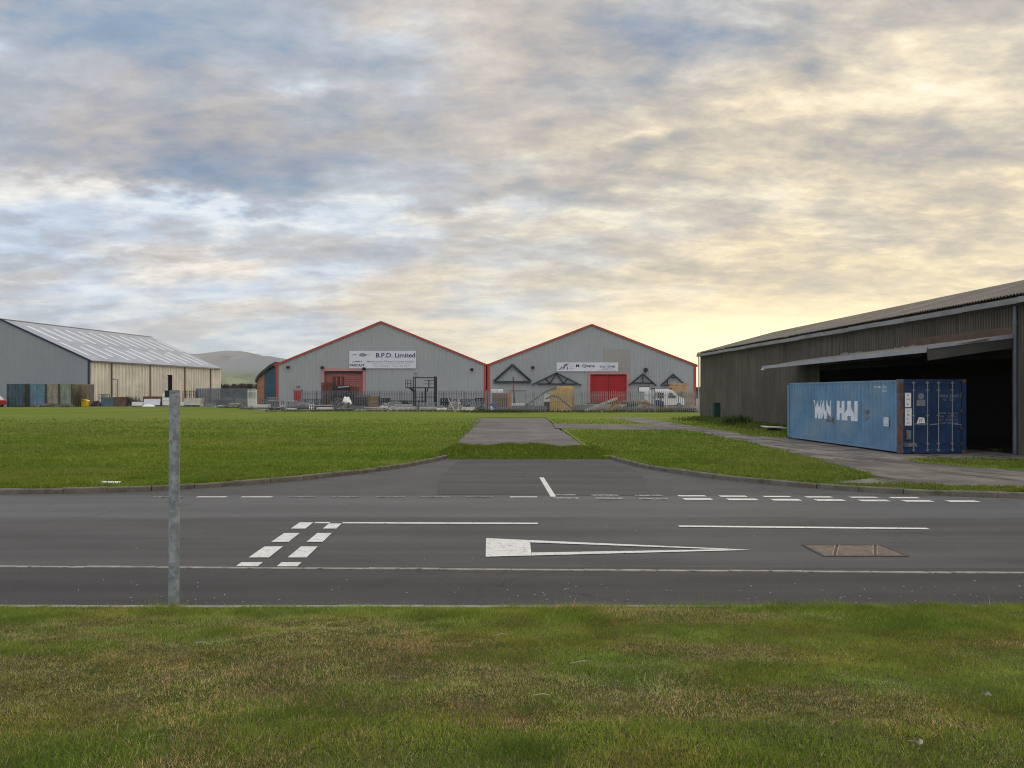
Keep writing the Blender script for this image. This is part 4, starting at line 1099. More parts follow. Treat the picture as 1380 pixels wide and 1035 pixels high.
def trestle(label, px0, px1, pyt, Y, m='galv_dark', top='concrete', d=.9, n=4, name='trestle_table', cat='trestle'):
    t, w, h = place(name, label, cat, px0, px1, pyt, Y)
    MB().box(-.05, w + .05, -.03, d, h - .10, h).build('top', M[top], t)
    for k in range(n):
        for y in (.05, d - .1):
            x = w * (k + .5) / n; MB().bar((x, y, 0), (x, y, h - .103), .07).build('leg', M[m], t)
    return t
def heap(label, px0, px1, pyt, Y, m, name='rubble_heap', cat='rubble heap', d=1.4, n=26, sz=.22):
    t, w, h = place(name, label, cat, px0, px1, pyt, Y)
    mb = MB()
    for k in range(n):
        u = rc.uniform(.04, .96); top = h * (1 - (2 * u - 1) ** 2 * .75)
        mb.rbox((u * w, rc.uniform(0, d), rc.uniform(.05, .9) * top), (rc.uniform(.5, 1.6) * sz, rc.uniform(.5, 1.4) * sz, rc.uniform(.4, 1.1) * sz), (rc.uniform(-.6, .6), rc.uniform(-.6, .6), rc.uniform(0, 3)))
    prof = [(0, -.05)] + [(w * u, h * .8 * (1 - (2 * u - 1) ** 2 * .8) * rc.uniform(.75, 1)) for u in np.linspace(.05, .95, 9)] + [(w, -.05)]
    mb.prism(prof, .1, d)
    mb.build('pile', M[m], t); return t
def frame_rack(label, px0, px1, pyt, Y, nx, nz, m, name='steel_rack', cat='rack', d=1.0, w_=.09, shelf=None):
    t, w, h = place(name, label, cat, px0, px1, pyt, Y)
    for k in range(nx + 1):
        for y in (0, d): MB().bar((w * k / nx, y, 0), (w * k / nx, y, h), w_).build('upright', M[m], t)
    for k in range(nz):
        z = h * (k + 1) / nz - .05
        if shelf: MB().box(0, w, -.02, d, z - .04, z + .03).build('shelf', M[shelf], t)
        else:
            for y in (0, d): MB().bar((0, y, z), (w, y, z), w_ * .8).build('rail', M[m], t)
    return t
def crate(label, px0, px1, pyt, Y, m, d=1.0, name='timber_crate', cat='crate', n=5, gap=.18, posts=True):
    t, w, h = place(name, label, cat, px0, px1, pyt, Y)
    mb = MB(); g = h / n
    for k in range(n):
        z0, z1 = k * g, (k + 1 - gap) * g
        mb.box(0, w, 0, .04, z0, z1).box(0, w, d - .04, d, z0, z1).box(0, .04, .041, d - .041, z0, z1).box(w - .04, w, .041, d - .041, z0, z1)
    mb.build('planks', M[m], t)
    if posts:
        mb = MB()
        for x in (.041, w - .141):
            for y in (.041, d - .141): mb.box(x, x + .1, y, y + .1, 0, h)
        mb.build('corner_posts', M[m], t)
    return t
def planks(label, px0, px1, pyt, Y, rows, m, d=1.4, name='timber_stack', cat='timber stack', over=.03, loose=.0):
    t, w, h = place(name, label, cat, px0, px1, pyt, Y); g = h / rows
    for k in range(rows):
        a, b = rc.uniform(-over, over) * w, rc.uniform(-over, over) * w
        MB().box(a, w + b, rc.uniform(-.04, .04), d, k * g + (.03 if k % 3 == 0 else .004), (k + 1) * g).build('plank', M[m], t)
    return t
def sheet_crumple(label, name, cat, px0, px1, pyt, Y, m, d=.9, seed=3, lump=.35):
    t, w, h = place(name, label, cat, px0, px1, pyt, Y)
    nx, ny = 16, 12; mb = MB(); vs = []
    for j in range(ny):
        for i in range(nx):
            u, v = i / (nx - 1), j / (ny - 1); e = (math.sin(math.pi * u) * math.sin(math.pi * v)) ** .35
            z = h * e * (1 - lump + lump * float(fbm2(np.array([u * 4 + seed]), np.array([v * 4]), seed)[0]) * 1.4)
            vs.append((w * u, d * v, max(0, z)))
    fs = [(j * nx + i, j * nx + i + 1, (j + 1) * nx + i + 1, (j + 1) * nx + i) for j in range(ny - 1) for i in range(nx - 1)]
    mb.add(vs, fs).build(name + '_surface' if False else 'cover', M[m], t); return t

# by the blue grey warehouse
t, w, h = place('grit_bin', 'bright yellow grit bin on the grass edge before the navy trimmed corner', 'grit bin', 106.4, 116.8, 538.2, 117.2)
MB().prism([(.05, 0), (w - .05, 0), (w, h * .72), (0, h * .72)], 0, .8).build('body', M['yellow'], t, bevel=.03)
MB().prism([(-.03, h * .725), (w + .03, h * .725), (w, h * .9), (w * .6, h), (w * .4, h), (0, h * .9)], -.03, .84).build('lid', M['yellow'], t, bevel=.03)
MB().box(w * .35, w * .65, -.045, -.031, h * .78, h * .86).build('handle', M['black_steel'], t)
t, w, h = place('skip', 'blue grey steel skip with sloping ends in front of the cream wall', 'skip', 136, 155, 536, 117.5)
MB().prism([(.25, .05), (w - .25, .05), (w, h), (0, h)], 0, 1.4).build('body', mat('skip_blue', (.07, .12, .17), .6, .2), t)
MB().box(-.04, w + .04, -.04, .02, h + .002, h + .07).build('rim', M['galv_dark'], t)
frame_rack('dark open cage standing behind the blue grey skip', 133.5, 143, 531, 118.6, 3, 3, 'galv_dark')
t, w, h = place('crate', 'rusty brown ribbed crate at the grass edge between skip and bush', 'crate', 153.8, 168, 535.2, 117.3)
MB().corr((0, 0), (w, 0), 0, h, .22, .04).corr((w, 0), (w, 1.2), 0, h, .22, .04).corr((w, 1.2), (0, 1.2), 0, h, .22, .04).corr((0, 1.2), (0, 0), 0, h, .22, .04).build('sides', M['rust_board'], t)
MB().box(0, w, 0, 1.2, h - .25, h - .2).build('lid', M['rust_board'], t)
t, w, h = place('lamp_post', 'slim grey lamp post with short side arm in front of the cream wall', 'lamp post', 158.6, 159.4, 511, 119)
MB().bar((0, 0, 0), (0, 0, h), .10).build('pole', M['galv_dark'], t)
MB().bar((.05, 0, h), (-.55, 0, h), .09).rbox((-.6, 0, h - .02), (.4, .2, .12)).build('lamp_head', M['galv_dark'], t)
sheet_crumple('white torn sheeting lying in front of the white panels', 'plastic_sheet', 'plastic sheet', 191, 206.5, 544.8, 116.6, 'paper', .8, 5)
t, w, h = place('panel', 'large white panel propped on edge near the metal post', 'panel', 193.6, 215.5, 537.7, 117.6)
MB().rbox((w / 2, .1, h / 2 + .1), (w, .14, h - .18), (-.12, 0, 0)).build('board', M['sign_white'], t)
for x in (.1, w - .2): MB().bar((x, .5, 0), (x, .2, h * .8), .08).build('prop', M['timber_dark'], t)
slabs('low white slab between the bare bush and the white panel', 177, 192, 541.6, 117.4, 1, 'white', 1.2)
beam('dark red girder lying behind the large white panel', 192, 219, 534.2, 119.5, 'rust', .4, name='steel_girder', cat='girder')
t, w, h = place('tank', 'tall white cube tank partly behind the metal post', 'tank', 218.5, 231, 530.5, 118)
MB().box(0, w, 0, 1.2, .16, h).build('body', M['white'], t, bevel=.06)
MB().box(-.02, w + .02, -.03, 1.22, 0, .155).build('pallet', M['timber_brown'], t)
MB().box(0, w, -.012, -.004, h * .42, h * .45).box(0, w, -.012, -.004, h * .7, h * .73).build('cage_bar', M['galv_far'], t)
slabs('white topped slab just past the metal post', 240, 248.5, 542, 117.7, 1, 'white', 1.0)
t, w, h = place('trough', 'pale grey concrete trough on dark blocks past the metal post', 'trough', 248, 270.5, 536.8, 117.2)
MB().prism([(.12, .2), (w - .1, .2), (w, h * .88), (w, h), (0, h), (0, h * .88)], 0, 1.3).build('body', M['concrete_pale'], t)
for fx in (.08, .4, .75): MB().box(w * fx, w * fx + .3, .05, 1.2, 0, .195).build('block', M['timber_dark'], t)
frame_rack('dark shelf rack against the cream wall behind the concrete trough', 246.5, 263, 526.5, 120.5, 3, 4, 'black_steel', shelf='timber_dark')
t, w, h = place('panel', 'grey tilted panel low in front of the dull grey fence', 'panel', 269.5, 274, 546.6, 116.5); MB().rbox((w / 2, 0, h / 2), (.5, .12, .5), (.3, .5, 0)).build('board', M['concrete_pale'], t)

# precast yard in front of the fence: from the grey fence to the warehouse with the sign
Q = 'precast concrete pieces stacked in the yard'
heap('pale rubble heap beside the tilted grey panel', 289, 298, 546, 112, 'concrete_pale', n=20)
beam('long pale beam lying low in front of the dull grey fence', 302, 331, 546.4, 112, 'concrete_pale', .5)
beam('brown stained beam in front of the long pale beam', 301, 322, 549.0, 106, 'timber_brown', .5)
frame_rack('small white picket rack close to the dull grey fence', 277, 287, 543.5, 113, 8, 2, 'galv_far', w_=.07)
frame_rack('dark slotted rack against the dull grey fence', 288, 309, 539, 114.5, 9, 2, 'galv_dark', w_=.09)
slabs('wide pale slab bridging a dark gap, before the brick shed', 334, 362, 545.4, 104, 1, 'concrete_pale', 1.6, bearer='black_steel')
slabs('dark grey low slab stack under the wide pale slab', 332, 365, 549.2, 98, 1, 'concrete_dark', 1.2)
slabs('stack of dark pallets at the grass edge before the brick shed', 362, 374.5, 550, 94, 2, 'timber_dark', 1.0, name='pallet_stack', cat='pallet stack')
frame_rack('light steel frame rack against the corner of the grey warehouse', 360, 372.5, 535, 108, 5, 3, 'galv_far', w_=.08)
trestle('long grey trestle between brick shed and red door', 362, 397, 539.5, 101, top='concrete', n=5)
slabs('white flat slab on dark bearers at the grass edge', 384.5, 398, 550.6, 92.5, 1, 'concrete_pale', 1.2, bearer='black_steel')
t, w, h = place('concrete_pipe', 'fat grey concrete pipe lying below the small red door', 'concrete pipe', 399, 417, 546, 93.5)
MB().tube((0, .45, .42), (w, .45, .42), .42, 20).tube((w, .45, .42), (w + .14, .45, .42), .50, 20).build('barrel', M['concrete_dark'], t)
MB().tube((w + .141, .45, .42), (w + .145, .45, .42), .32, 20).build('painted_bore', M['shade_black'], t)  # flat near-black disc paints the shaded hollow; the pipe end is closed
for fx in (.15, .8): MB().box(w * fx, w * fx + .2, .1, .8, -.02, .06).build('chock', M['timber_dark'], t)
frame_rack('thin white frame standing next to the concrete pipe', 417, 420, 545, 93, 1, 2, 'white', w_=.07)
trestle('grey concrete table on many legs left of the rusty racks', 424, 446, 545.8, 93.5, n=6)
slabs('broad dark slab lying in front of the grey concrete table', 422, 450, 551.6, 90.5, 1, 'concrete_dark', 1.0)
heap('grey rubble heap with white bag on top', 449, 476, 541.5, 94.5, 'concrete_dark', d=2.0, n=60, sz=.26)
sheet_crumple('white crumpled bulk bag on the grey rubble heap', 'bulk_bag', 'bag', 459.5, 473.5, 532.6, 95.4, 'paper', .9, 8)
beam('grey channel beam right of the rubble heap', 474, 492, 547.4, 92.5, 'concrete_dark', .6, kind='U')
slabs('two pale slabs on bearers below the big sign', 490, 523, 549.0, 91, 2, 'concrete', 1.3)
crate('brown slatted crate behind the two pale slabs', 496, 510, 533.5, 96, 'timber_brown', n=5)
heap('grey rubble mixed with bits of white behind the long flat slabs', 511, 530, 541.5, 95, 'concrete', n=50, sz=.24)
slabs('three long thin slabs in a flat pile before the steel platform', 524, 560, 548.3, 90.5, 3, 'concrete_pale', 1.6)
slabs('brown grey thick slab beneath the steel platform', 564, 590, 549.2, 90, 1, 'concrete', 1.6, bearer='black_steel')
frame_rack('row of white pickets under the steel platform', 565, 589, 542.5, 92.5, 6, 2, 'galv_far', w_=.07)
trestle('dark trestle behind the row of white pickets', 540, 572, 540.0, 95.2, top='timber_dark', n=6)
slabs('low flat grey slab just right of the brown grey thick slab', 592, 612, 552.2, 88.5, 1, 'concrete', 1.2)
heap('low rubble heap with leaning posts between platform and blue tarp', 603, 625, 540.5, 93, 'concrete', n=60, sz=.25)
for lab, px, a in (('thin leaning white post on the low rubble heap, leaning towards the platform', 608, -.5), ('thin white post standing upright on the low rubble heap', 618, .05)):
    t, w, h = place('post', lab, 'post', px, px + 2, 537.2, 92.8); MB().bar((-a * h * .5, 0, 0), (a * h * .5, 0, h), .11).build('shaft', M['concrete_pale'], t)
beam('pale curved topped beam near the grass edge right of the low rubble heap', 622, 640, 548.6, 91, 'concrete_pale', .7)
slabs('light grey flat slab at the grass edge before the pale curved beam', 615, 644, 552.2, 88, 1, 'concrete_pale', 1.3)
frame_rack('slanting pale picket rack next to the fence corner', 634, 652, 541.0, 91.5, 8, 2, 'galv_far', w_=.07)
heap('dark scrap heap at the fence corner', 640, 655, 546.0, 89.5, 'concrete_dark', n=40, sz=.25)
heap('small grey rubble heap between the two trestles', 374, 386, 546.8, 96, 'concrete', n=26)
heap('scattered broken concrete in front of the dull grey fence', 322, 338, 548.6, 99, 'concrete_dark', n=30, sz=.25)
slabs('pair of thin grey slabs before the grey channel beam', 476, 489, 551.5, 89.5, 2, 'concrete', 1.0)

# rusty mould racks before the faded red roller door
frame_rack('tall rusty steel rack at the edge of the faded roller door', 434, 447, 515.5, 104, 3, 7, 'rust', w_=.16)
frame_rack('upper rusty rack of moulds in front of the faded roller door', 449, 461, 507.2, 106, 2, 6, 'rust', w_=.17, shelf='black_steel')
beam('black steel trough across the rusty racks', 447.5, 470, 519.2, 103, 'black_steel', .9, name='steel_trough', cat='trough', kind='U')
frame_rack('low rusty frame on the right half of the faded roller door', 467, 481, 521.2, 104.5, 4, 5, 'rust', w_=.14)
t, w, h = place('board', 'pale grey curved board lying over the black steel trough', 'board', 456, 470, 521.4, 101.8, z0=YZ)
MB().rbox((w / 2, 0, h), (w, .6, .12), (0, -.08, 0)).build('sheet', M['concrete_pale'], t)
MB().bar((.2, .1, 0), (.2, .1, h - .1), .1).bar((w - .2, .1, 0), (w - .2, .1, h - .12), .1).build('prop', M['black_steel'], t)

# black steel access platform
t, w, h = place('access_platform', 'black steel access platform with guard rails standing before the grey gable', 'platform', 557.5, 587, 509, 94)
zd = PZ(522.3, 94) - YZ; S = lambda px: (px - 557.5) / F * 94; Z = lambda py: PZ(py, 94) - YZ
for px, ww, py in ((557.5, .11, 507.5), (586, .20, 507.2)):
    for y in (0, 1.6): MB().bar((S(px), y, 0), (S(px), y, Z(py)), ww).build('post', M['black_steel'], t)
MB().box(S(546.5), S(586), -.05, 1.65, zd - .08, zd + .04).build('deck', M['black_steel'], t)
mb = MB()
for y in (0, 1.6):
    mb.bar((S(557.5), y, Z(508.8)), (S(586), y, Z(508.8)), .09)
    for py in (512.4, 517.3): mb.bar((S(571), y, Z(py)), (S(586), y, Z(py)), .05)
    mb.bar((S(577.5), y, zd), (S(577.5), y, Z(512.4)), .07)
    for py in (512.0, 516.5): mb.bar((S(546.5), y, Z(py)), (S(553), y, Z(py)), .05)
    for px in (546.5, 553): mb.bar((S(px), y, zd), (S(px), y, Z(512)), .06)
    for py in (503.5, 506.6): mb.bar((S(557.5), y, Z(py)), (S(562), y, Z(py)), .05)
    mb.bar((S(551), y, Z(522.5)), (S(557), y, Z(527.5)), .14)
mb.build('guard_rail', M['black_steel'], t)
mb = MB(); mb.bar((S(572.5), .8, 0), (S(572.5), .8, zd), .18).bar((S(575.5), .8, zd - .5), (S(575.5), .8, zd), .12).box(S(557.5), S(586), .0, .06, Z(535.6), Z(534.6)); mb.build('ladder', M['black_steel'], t)

# behind the front fence: timber, tarp, trusses
planks('brown timber beams stacked behind the fence, topped by a white box', 663.5, 685, 530, 88, 8, 'timber_brown', 1.4)
t, w, h = place('box', 'long white box lying on top of the brown timber beams', 'box', 662, 678, 524.6, 88, z0=PZ(529.8, 88)); MB().box(0, w, .1, 1.2, 0, h).build('body', M['white'], t, bevel=.03); MB().box(w * .48, w * .5, .09, .099, 0, h).build('strap', M['black_steel'], t)
frame_rack('orange brown upright frame at the end of the brown timber beams', 684.5, 687.6, 528.5, 87.6, 1, 6, 'orange', w_=.12)
sheet_crumple('bright blue tarpaulin bundle in front of the brown timber beams', 'tarpaulin', 'tarpaulin', 658.5, 672, 541, 86.0, 'blue_tarp', 1.2, 12, .5)
sheet_crumple('small white torn bag beside the blue tarpaulin bundle', 'torn_bag', 'bag', 660, 665, 546, 85.2, 'paper', .5, 4, .5)
t, w, h = place('mast', 'red and black mast with crossbar standing behind the fence', 'mast', 693.5, 695, 508, 95)
MB().bar((0, 0, 0), (-.12, 0, h * .55), .17).build('lower_pole', M['black_steel'], t); MB().bar((-.12, 0, h * .55 + .002), (-.16, 0, h * .82), .17).build('middle_pole', M['red_trim'], t); MB().bar((-.16, 0, h * .82 + .002), (-.18, 0, h), .13).build('upper_pole', M['black_steel'], t)
MB().bar((-.7, -.1, PZ(526.8, 95) - YZ), (1.4, -.1, PZ(526.8, 95) - YZ), .09).build('crossbar', M['black_steel'], t)
frame_rack('thin red frame around the foot of the red and black mast', 686, 708.5, 529, 96, 1, 1, 'pink_trim', w_=.09)
slabs('white bags in low rows below the red and black mast', 686, 707, 543.5, 91, 2, 'white', .9, name='bag_row', cat='bags')
planks('yellow timber stack facing the fence, the tallest pile in the yard', 741.5, 771, 527.4, 88, 12, 'timber', 1.6, over=.0)
planks('yellow boards jutting over the tall yellow timber stack', 744, 774, 523.4, 89.8, 14, 'timber', 1.0, over=.02)
t, w, h = place('timber_bundle', 'short loose yellow boards on top of the yellow timber stack', 'timber', 751, 773, 520.2, 88.3, z0=PZ(523.3, 88.3)); MB().box(0, w, 0, .9, 0, h * .8).box(.1, w * .95, .05, .8, h * .8 + .002, h).build('boards', M['timber'], t)
def gear(label, pts, Y, m, w_=.16, name='steel_lattice', cat='steel frame', br=True):
    x0, z0 = pts[0]; ox = PX(x0, Y); t = thing(name, label, cat, (ox, Y, YZ))
    L = [(PX(a, Y) - ox, 0, PZ(b, Y) - YZ) for a, b in pts]
    for a, b in zip(L, L[1:]):
        MB().bar(a, b, w_, w_).build('chord', M[m], t)
        if br:
            MB().bar((a[0], .8, a[2] + .0), (b[0], .8, b[2] + .0), w_, w_).build('chord', M[m], t)
            n = max(2, int((Vector(b) - Vector(a)).length / .9)); mb = MB()
            for k in range(n):
                p, q = Vector(a).lerp(Vector(b), k / n), Vector(a).lerp(Vector(b), (k + 1) / n); mb.bar(p, q + Vector((0, .8, 0)), w_ * .5)
            mb.build('lacing', M[m], t)
    return t
gear('dark lattice conveyor rising towards the yellow timber stack', [(697, 553), (715, 542.5), (736, 527.5), (751, 521.6)], 89.8, 'galv_dark')
gear('dark bent frame crossing in front of the yellow timber stack', [(735, 538), (744, 533.5), (752, 535), (775, 554)], 86.5, 'galv_dark', .18, br=False)
planks('grey weathered boards lying low behind the dark lattice conveyor', 686, 738, 547.5, 88, 3, 'concrete_dark', 1.0, name='board_pile', cat='boards')
beam('dark box on legs between conveyor and yellow timber stack', 733, 741, 541.5, 90, 'black_steel', .9, name='steel_box', cat='box', kind='B')
beam('white tray resting above the dark box on legs', 733.5, 741, 531.5, 92.5, 'white', .9, name='tray', cat='tray', kind='U')
t, w, h = place('plank', 'long pale plank leaning upwards in front of the bright red doors', 'plank', 786.5, 832, 536.8, 85.4)
MB().bar((0, 0, .03), (w, .2, h), .30, .26).build('board', M['timber_tan'], t); MB().bar((w * .72, .6, 0), (w * .98, .35, h * .95), .16).build('prop', M['timber_tan'], t)
t.children[0].data.materials[0] = M['concrete_pale']
gear('low brown timber truss lying before the bright red doors', [(815, 555), (832, 541.5), (871, 543.5), (905, 553.5), (815, 555)], 86.8, 'timber_brown', .2, 'roof_truss', 'roof truss', False)
gear('second brown timber truss stacked behind the leaning plank', [(822, 554), (840, 540.6), (862, 540.6), (880, 554)], 88.2, 'timber_tan', .16, 'roof_truss', 'roof truss', False)
planks('brown boards spread low along the fence near the dark shed', 838, 925, 550.2, 87.5, 3, 'timber_brown', 1.4, name='board_pile', cat='boards')
planks('pile of reddish sticks by the fence end at the dark shed', 890, 938, 549.8, 85.6, 3, 'rust_board', .8, name='stick_pile', cat='sticks', over=.08)
planks('dark baulks in a row under the bright red doors', 792, 850, 543.2, 112, 2, 'timber_dark', 1.0, name='baulk_row', cat='timber')
planks('dark baulks in a row behind the white van', 845, 876, 543.4, 111, 2, 'timber_dark', 1.0, name='baulk_row', cat='timber')
planks('tan timber stack rising behind the bonnet of the white van', 905, 926, 516.4, 109, 10, 'timber_tan', 1.5, over=.10)
planks('lower tan timber stack in front of the far grey corner', 920, 936, 527.5, 108, 7, 'timber_tan', 1.2, over=.06)
t, w, h = place('door_frame', 'white upside down L shaped frame leaning behind the forklift', 'frame', 861, 875, 521.8, 108)
MB().box(0, w, 0, .12, h - .62, h).box(w * .55, w, .0, .12, .0, h - .622).build('leaf', M['white'], t)
MB().box(-.06, w + .06, .0, .14, h + .002, h + .1).box(-.08, -.002, 0, .14, h - .72, h + .1).box(-.06, w * .5, 0, .14, h - .72, h - .622).build('edge', M['black_steel'], t)
heap('brown sacks piled beside the forklift', 864, 875, 534.5, 104.5, 'timber_tan', 'sack_pile', 'sacks', 1.0, 20, .4)
beam('low concrete wall block line behind the yellow timber stack', 770, 800, 545.5, 98, 'concrete_dark', .6, name='wall_block', cat='block', kind='B', feet=False)

# more of the precast yard, filling the band along the grass edge
slabs('thick grey slab behind the concrete pipe', 401, 424, 542.8, 97, 1, 'concrete', 1.2)
frame_rack('galvanised low rack in front of the small red door', 388, 402, 540.5, 95.0, 6, 2, 'galv_far', w_=.07)
slabs('grey slabs in a two high stack before the dark slotted rack', 309, 322, 543.2, 108, 2, 'concrete', 1.2)
beam('dark ridged beam at the grass edge below the pair of long trestle ends', 376, 400, 549.0, 95, 'concrete_dark', .6)
slabs('flat grey slabs beside the white slab on dark bearers', 399.5, 422, 552.2, 90, 1, 'concrete', 1.1)
crate('rusty open crate under the tall rusty rack', 433, 447, 537.0, 99, 'rust', n=4)
crate('dark steel crate full of offcuts behind the grey rubble heap', 447, 470, 530.5, 99.5, 'black_steel', n=6)
frame_rack('dark low frame with rails right of the white bulk bag', 472, 496, 532.5, 98.5, 7, 3, 'galv_dark', w_=.10)
heap('heap of grey offcuts at the grass edge under the rubble heap', 449, 474, 549.6, 89.5, 'concrete_dark', n=50, sz=.22)
slabs('thin pale slabs on black bearers just past the grey rubble heap', 474, 490, 553.2, 87.5, 1, 'concrete_pale', .9, bearer='black_steel')
heap('pale offcuts lying behind the two pale slabs under the sign', 508, 524, 545.8, 92.8, 'concrete_pale', n=40, sz=.2)
slabs('grey slab pair standing back behind the three long thin slabs', 530, 556, 544.6, 93.6, 2, 'concrete', 1.0)
frame_rack('pale broken pickets between slabs and steel platform', 527, 540, 541.5, 94.4, 7, 2, 'galv_far', w_=.08)
heap('rubble spilling below the steel platform ladder', 570, 600, 546.0, 93.4, 'concrete', n=50, sz=.22)
slabs('short dark block stack between brown grey slab and low flat slab', 588, 597, 547.6, 90.2, 2, 'concrete_dark', .9)
frame_rack('white peg row standing on the grass edge by the low flat grey slab', 589, 601, 549.6, 88.0, 6, 1, 'white', w_=.08)
heap('mixed grey heap behind the light grey flat slab', 622, 640, 543.2, 93.8, 'concrete_dark', n=50, sz=.24)
slabs('concrete lintels in a low pile behind the mixed grey heap', 630, 654, 545.2, 95, 2, 'concrete', .9)
planks('weathered long boards lying between blue tarpaulin and lattice conveyor', 672, 702, 549.0, 86.6, 3, 'concrete_dark', 1.0, name='board_pile', cat='boards')
planks('grey brown sleepers low in front of the leaning plank', 772, 800, 548.5, 88.6, 3, 'timber_brown', 1.0, name='sleeper_pile', cat='sleepers')
beam('long low concrete wall showing behind the fence below the red doors', 775, 845, 545.0, 100, 'concrete', .4, name='low_wall', cat='wall', kind='B', feet=False)

# heavier dark pieces massed before the faded roller door and along the fence
frame_rack('rusty brown mould frames leaning in a group under the faded roller door', 436, 466, 526, 98, 9, 4, 'rust_board', w_=.13, shelf='timber_dark')
crate('dark slatted steel crate right of the white bulk bag', 474, 492, 535, 97, 'timber_dark', n=5)
beam('broad dark channel lying across the top of the rubble heap', 447, 476, 529, 97.5, 'black_steel', .8, kind='U', name='steel_channel', cat='channel')
heap('tall dark heap of offcuts behind the rubble heap', 440, 476, 534.5, 96.8, 'concrete_dark', d=1.6, n=90, sz=.3)
heap('long grey heap of broken slabs between brown crate and steel platform', 508, 562, 541.0, 96, 'concrete_dark', d=1.2, n=120, sz=.3)
heap('long grey heap between steel platform and blue tarpaulin', 590, 656, 543.0, 94.6, 'concrete_dark', d=1.2, n=130, sz=.28)
heap('long low heap of grey pieces between brick shed and rusty racks', 372, 436, 543.6, 98, 'concrete_dark', d=1.2, n=130, sz=.28)
heap('grey spoil along the grass edge before the dull grey palisade', 290, 345, 546.4, 108, 'concrete_dark', d=1.2, n=100, sz=.26)
heap('grey black scrap spread behind the fence under the lattice conveyor', 690, 742, 546.8, 90.6, 'concrete_dark', d=1.0, n=90, sz=.26)
heap('scrap and offcuts at the foot of the low brown timber truss', 800, 880, 548.0, 90, 'timber_brown', d=1.2, n=110, sz=.26)
heap('brown grey offcuts below the white van by the fence end', 880, 938, 548.0, 92, 'timber_brown', d=1.2, n=90, sz=.24)
heap('dark junk between the blue grey skip and the navy trimmed corner', 122, 137, 539, 118.6, 'timber_dark', d=.8, n=40, sz=.3)
heap('dark junk behind the white slab and the white panel', 176, 220, 538.6, 119.2, 'timber_dark', d=.8, n=80, sz=.3)
heap('low grey spoil at the foot of the containers', 40, 100, 544.0, 114.2, 'concrete_dark', d=.5, n=80, sz=.3)

for lab, a, b, c, Yk, nx, nz, mm in (('dull steel rack of upright bars just past the small red door', 408, 432, 538, 99.5, 9, 3, 'galv_dark'),
        ('black angle iron rack between brown slatted crate and flat slabs', 512, 524, 536.5, 97.2, 5, 4, 'black_steel'),
        ('low dark rack close behind the three long thin slabs', 526, 546, 539.5, 96.6, 8, 3, 'galv_dark'),
        ('dark rack leaning on the fence right of the steel platform', 594, 606, 536.8, 96.0, 4, 3, 'black_steel'),
        ('wide dull rack behind the low rubble heap with posts', 612, 640, 538.0, 96.2, 10, 3, 'galv_dark'),
        ('black stillage by the fence corner post', 641, 651, 536.4, 95.6, 3, 4, 'black_steel'),
        ('dull stillage beside the brick shed and the trestle', 350, 361, 538.0, 106, 4, 3, 'galv_dark')):
    frame_rack(lab, a, b, c, Yk, nx, nz, mm, w_=.11)
slabs('dark grey flat slab stack at the grass edge below the rubble heap', 452, 476, 551.0, 88.5, 2, 'concrete_dark', 1.0, bearer='black_steel')
slabs('light slab on black bearers between table and rubble heap', 426, 447, 549.0, 92, 1, 'concrete_pale', 1.0, bearer='black_steel')
# ------------------------------------------------------------------ grass
def grass_mat():
    m = bpy.data.materials.new('grass_blade'); m.use_nodes = True; nt_ = m.node_tree; V.nt = nt_
    bs = nt_.nodes['Principled BSDF']; out = nt_.nodes['Material Output']
    at = nt_.nodes.new('ShaderNodeAttribute'); at.attribute_name = 'Tint'
    nt_.links.new(at.outputs['Color'], bs.inputs['Base Color']); bs.inputs['Roughness'].default_value = .7; bs.inputs['Specular IOR Level'].default_value = .12
    tr = nt_.nodes.new('ShaderNodeBsdfTranslucent'); nt_.links.new(at.outputs['Color'], tr.inputs['Color'])
    mx = nt_.nodes.new('ShaderNodeMixShader'); mx.inputs[0].default_value = .35
    nt_.links.new(bs.outputs[0], mx.inputs[1]); nt_.links.new(tr.outputs[0], mx.inputs[2]); nt_.links.new(mx.outputs[0], out.inputs['Surface'])
    return m
M['blade'] = grass_mat()
def blades(name, x, y, z, h, w, lean, col, seed=1, kind='stuff'):
    g = np.random.default_rng(seed); n = len(x)
    a = g.uniform(0, 2 * np.pi, n); b = g.uniform(0, 2 * np.pi, n)
    sx, sy = np.cos(a) * w / 2, np.sin(a) * w / 2
    L = lean * h * g.uniform(.3, 1.3, n); lx, ly = np.cos(b) * L, np.sin(b) * L
    hz = np.sqrt(np.maximum(h * h - L * L * .6, (h * .25) ** 2))
    v = np.empty((n, 5, 3), np.float32)
    v[:, 0] = np.stack([x - sx, y - sy, z - .01], -1); v[:, 1] = np.stack([x + sx, y + sy, z - .01], -1)
    v[:, 2] = np.stack([x + lx * .35 + sx * .8, y + ly * .35 + sy * .8, z + hz * .6], -1)
    v[:, 3] = np.stack([x + lx * .35 - sx * .8, y + ly * .35 - sy * .8, z + hz * .6], -1)
    v[:, 4] = np.stack([x + lx, y + ly, z + hz], -1)
    base = (np.arange(n) * 5)[:, None]
    loops = (base + np.array([0, 1, 2, 3, 3, 2, 4])).astype(np.int32).ravel()
    me = bpy.data.meshes.new(name); me.vertices.add(n * 5); me.loops.add(n * 7); me.polygons.add(n * 2)
    me.vertices.foreach_set('co', v.ravel()); me.loops.foreach_set('vertex_index', loops)
    st = (np.arange(n) * 7)[:, None] + np.array([0, 4]); me.polygons.foreach_set('loop_start', st.astype(np.int32).ravel())
    me.update(calc_edges=True); me.validate()
    at = me.attributes.new('Tint', 'FLOAT_COLOR', 'POINT')
    c4 = np.ones((n, 5, 4), np.float32); c4[:, :, :3] = col[:, None, :]
    at.data.foreach_set('color', c4.ravel())
    me.materials.append(M['blade']); o = bpy.data.objects.new(name, me); COL.objects.link(o); o['kind'] = kind
    return o
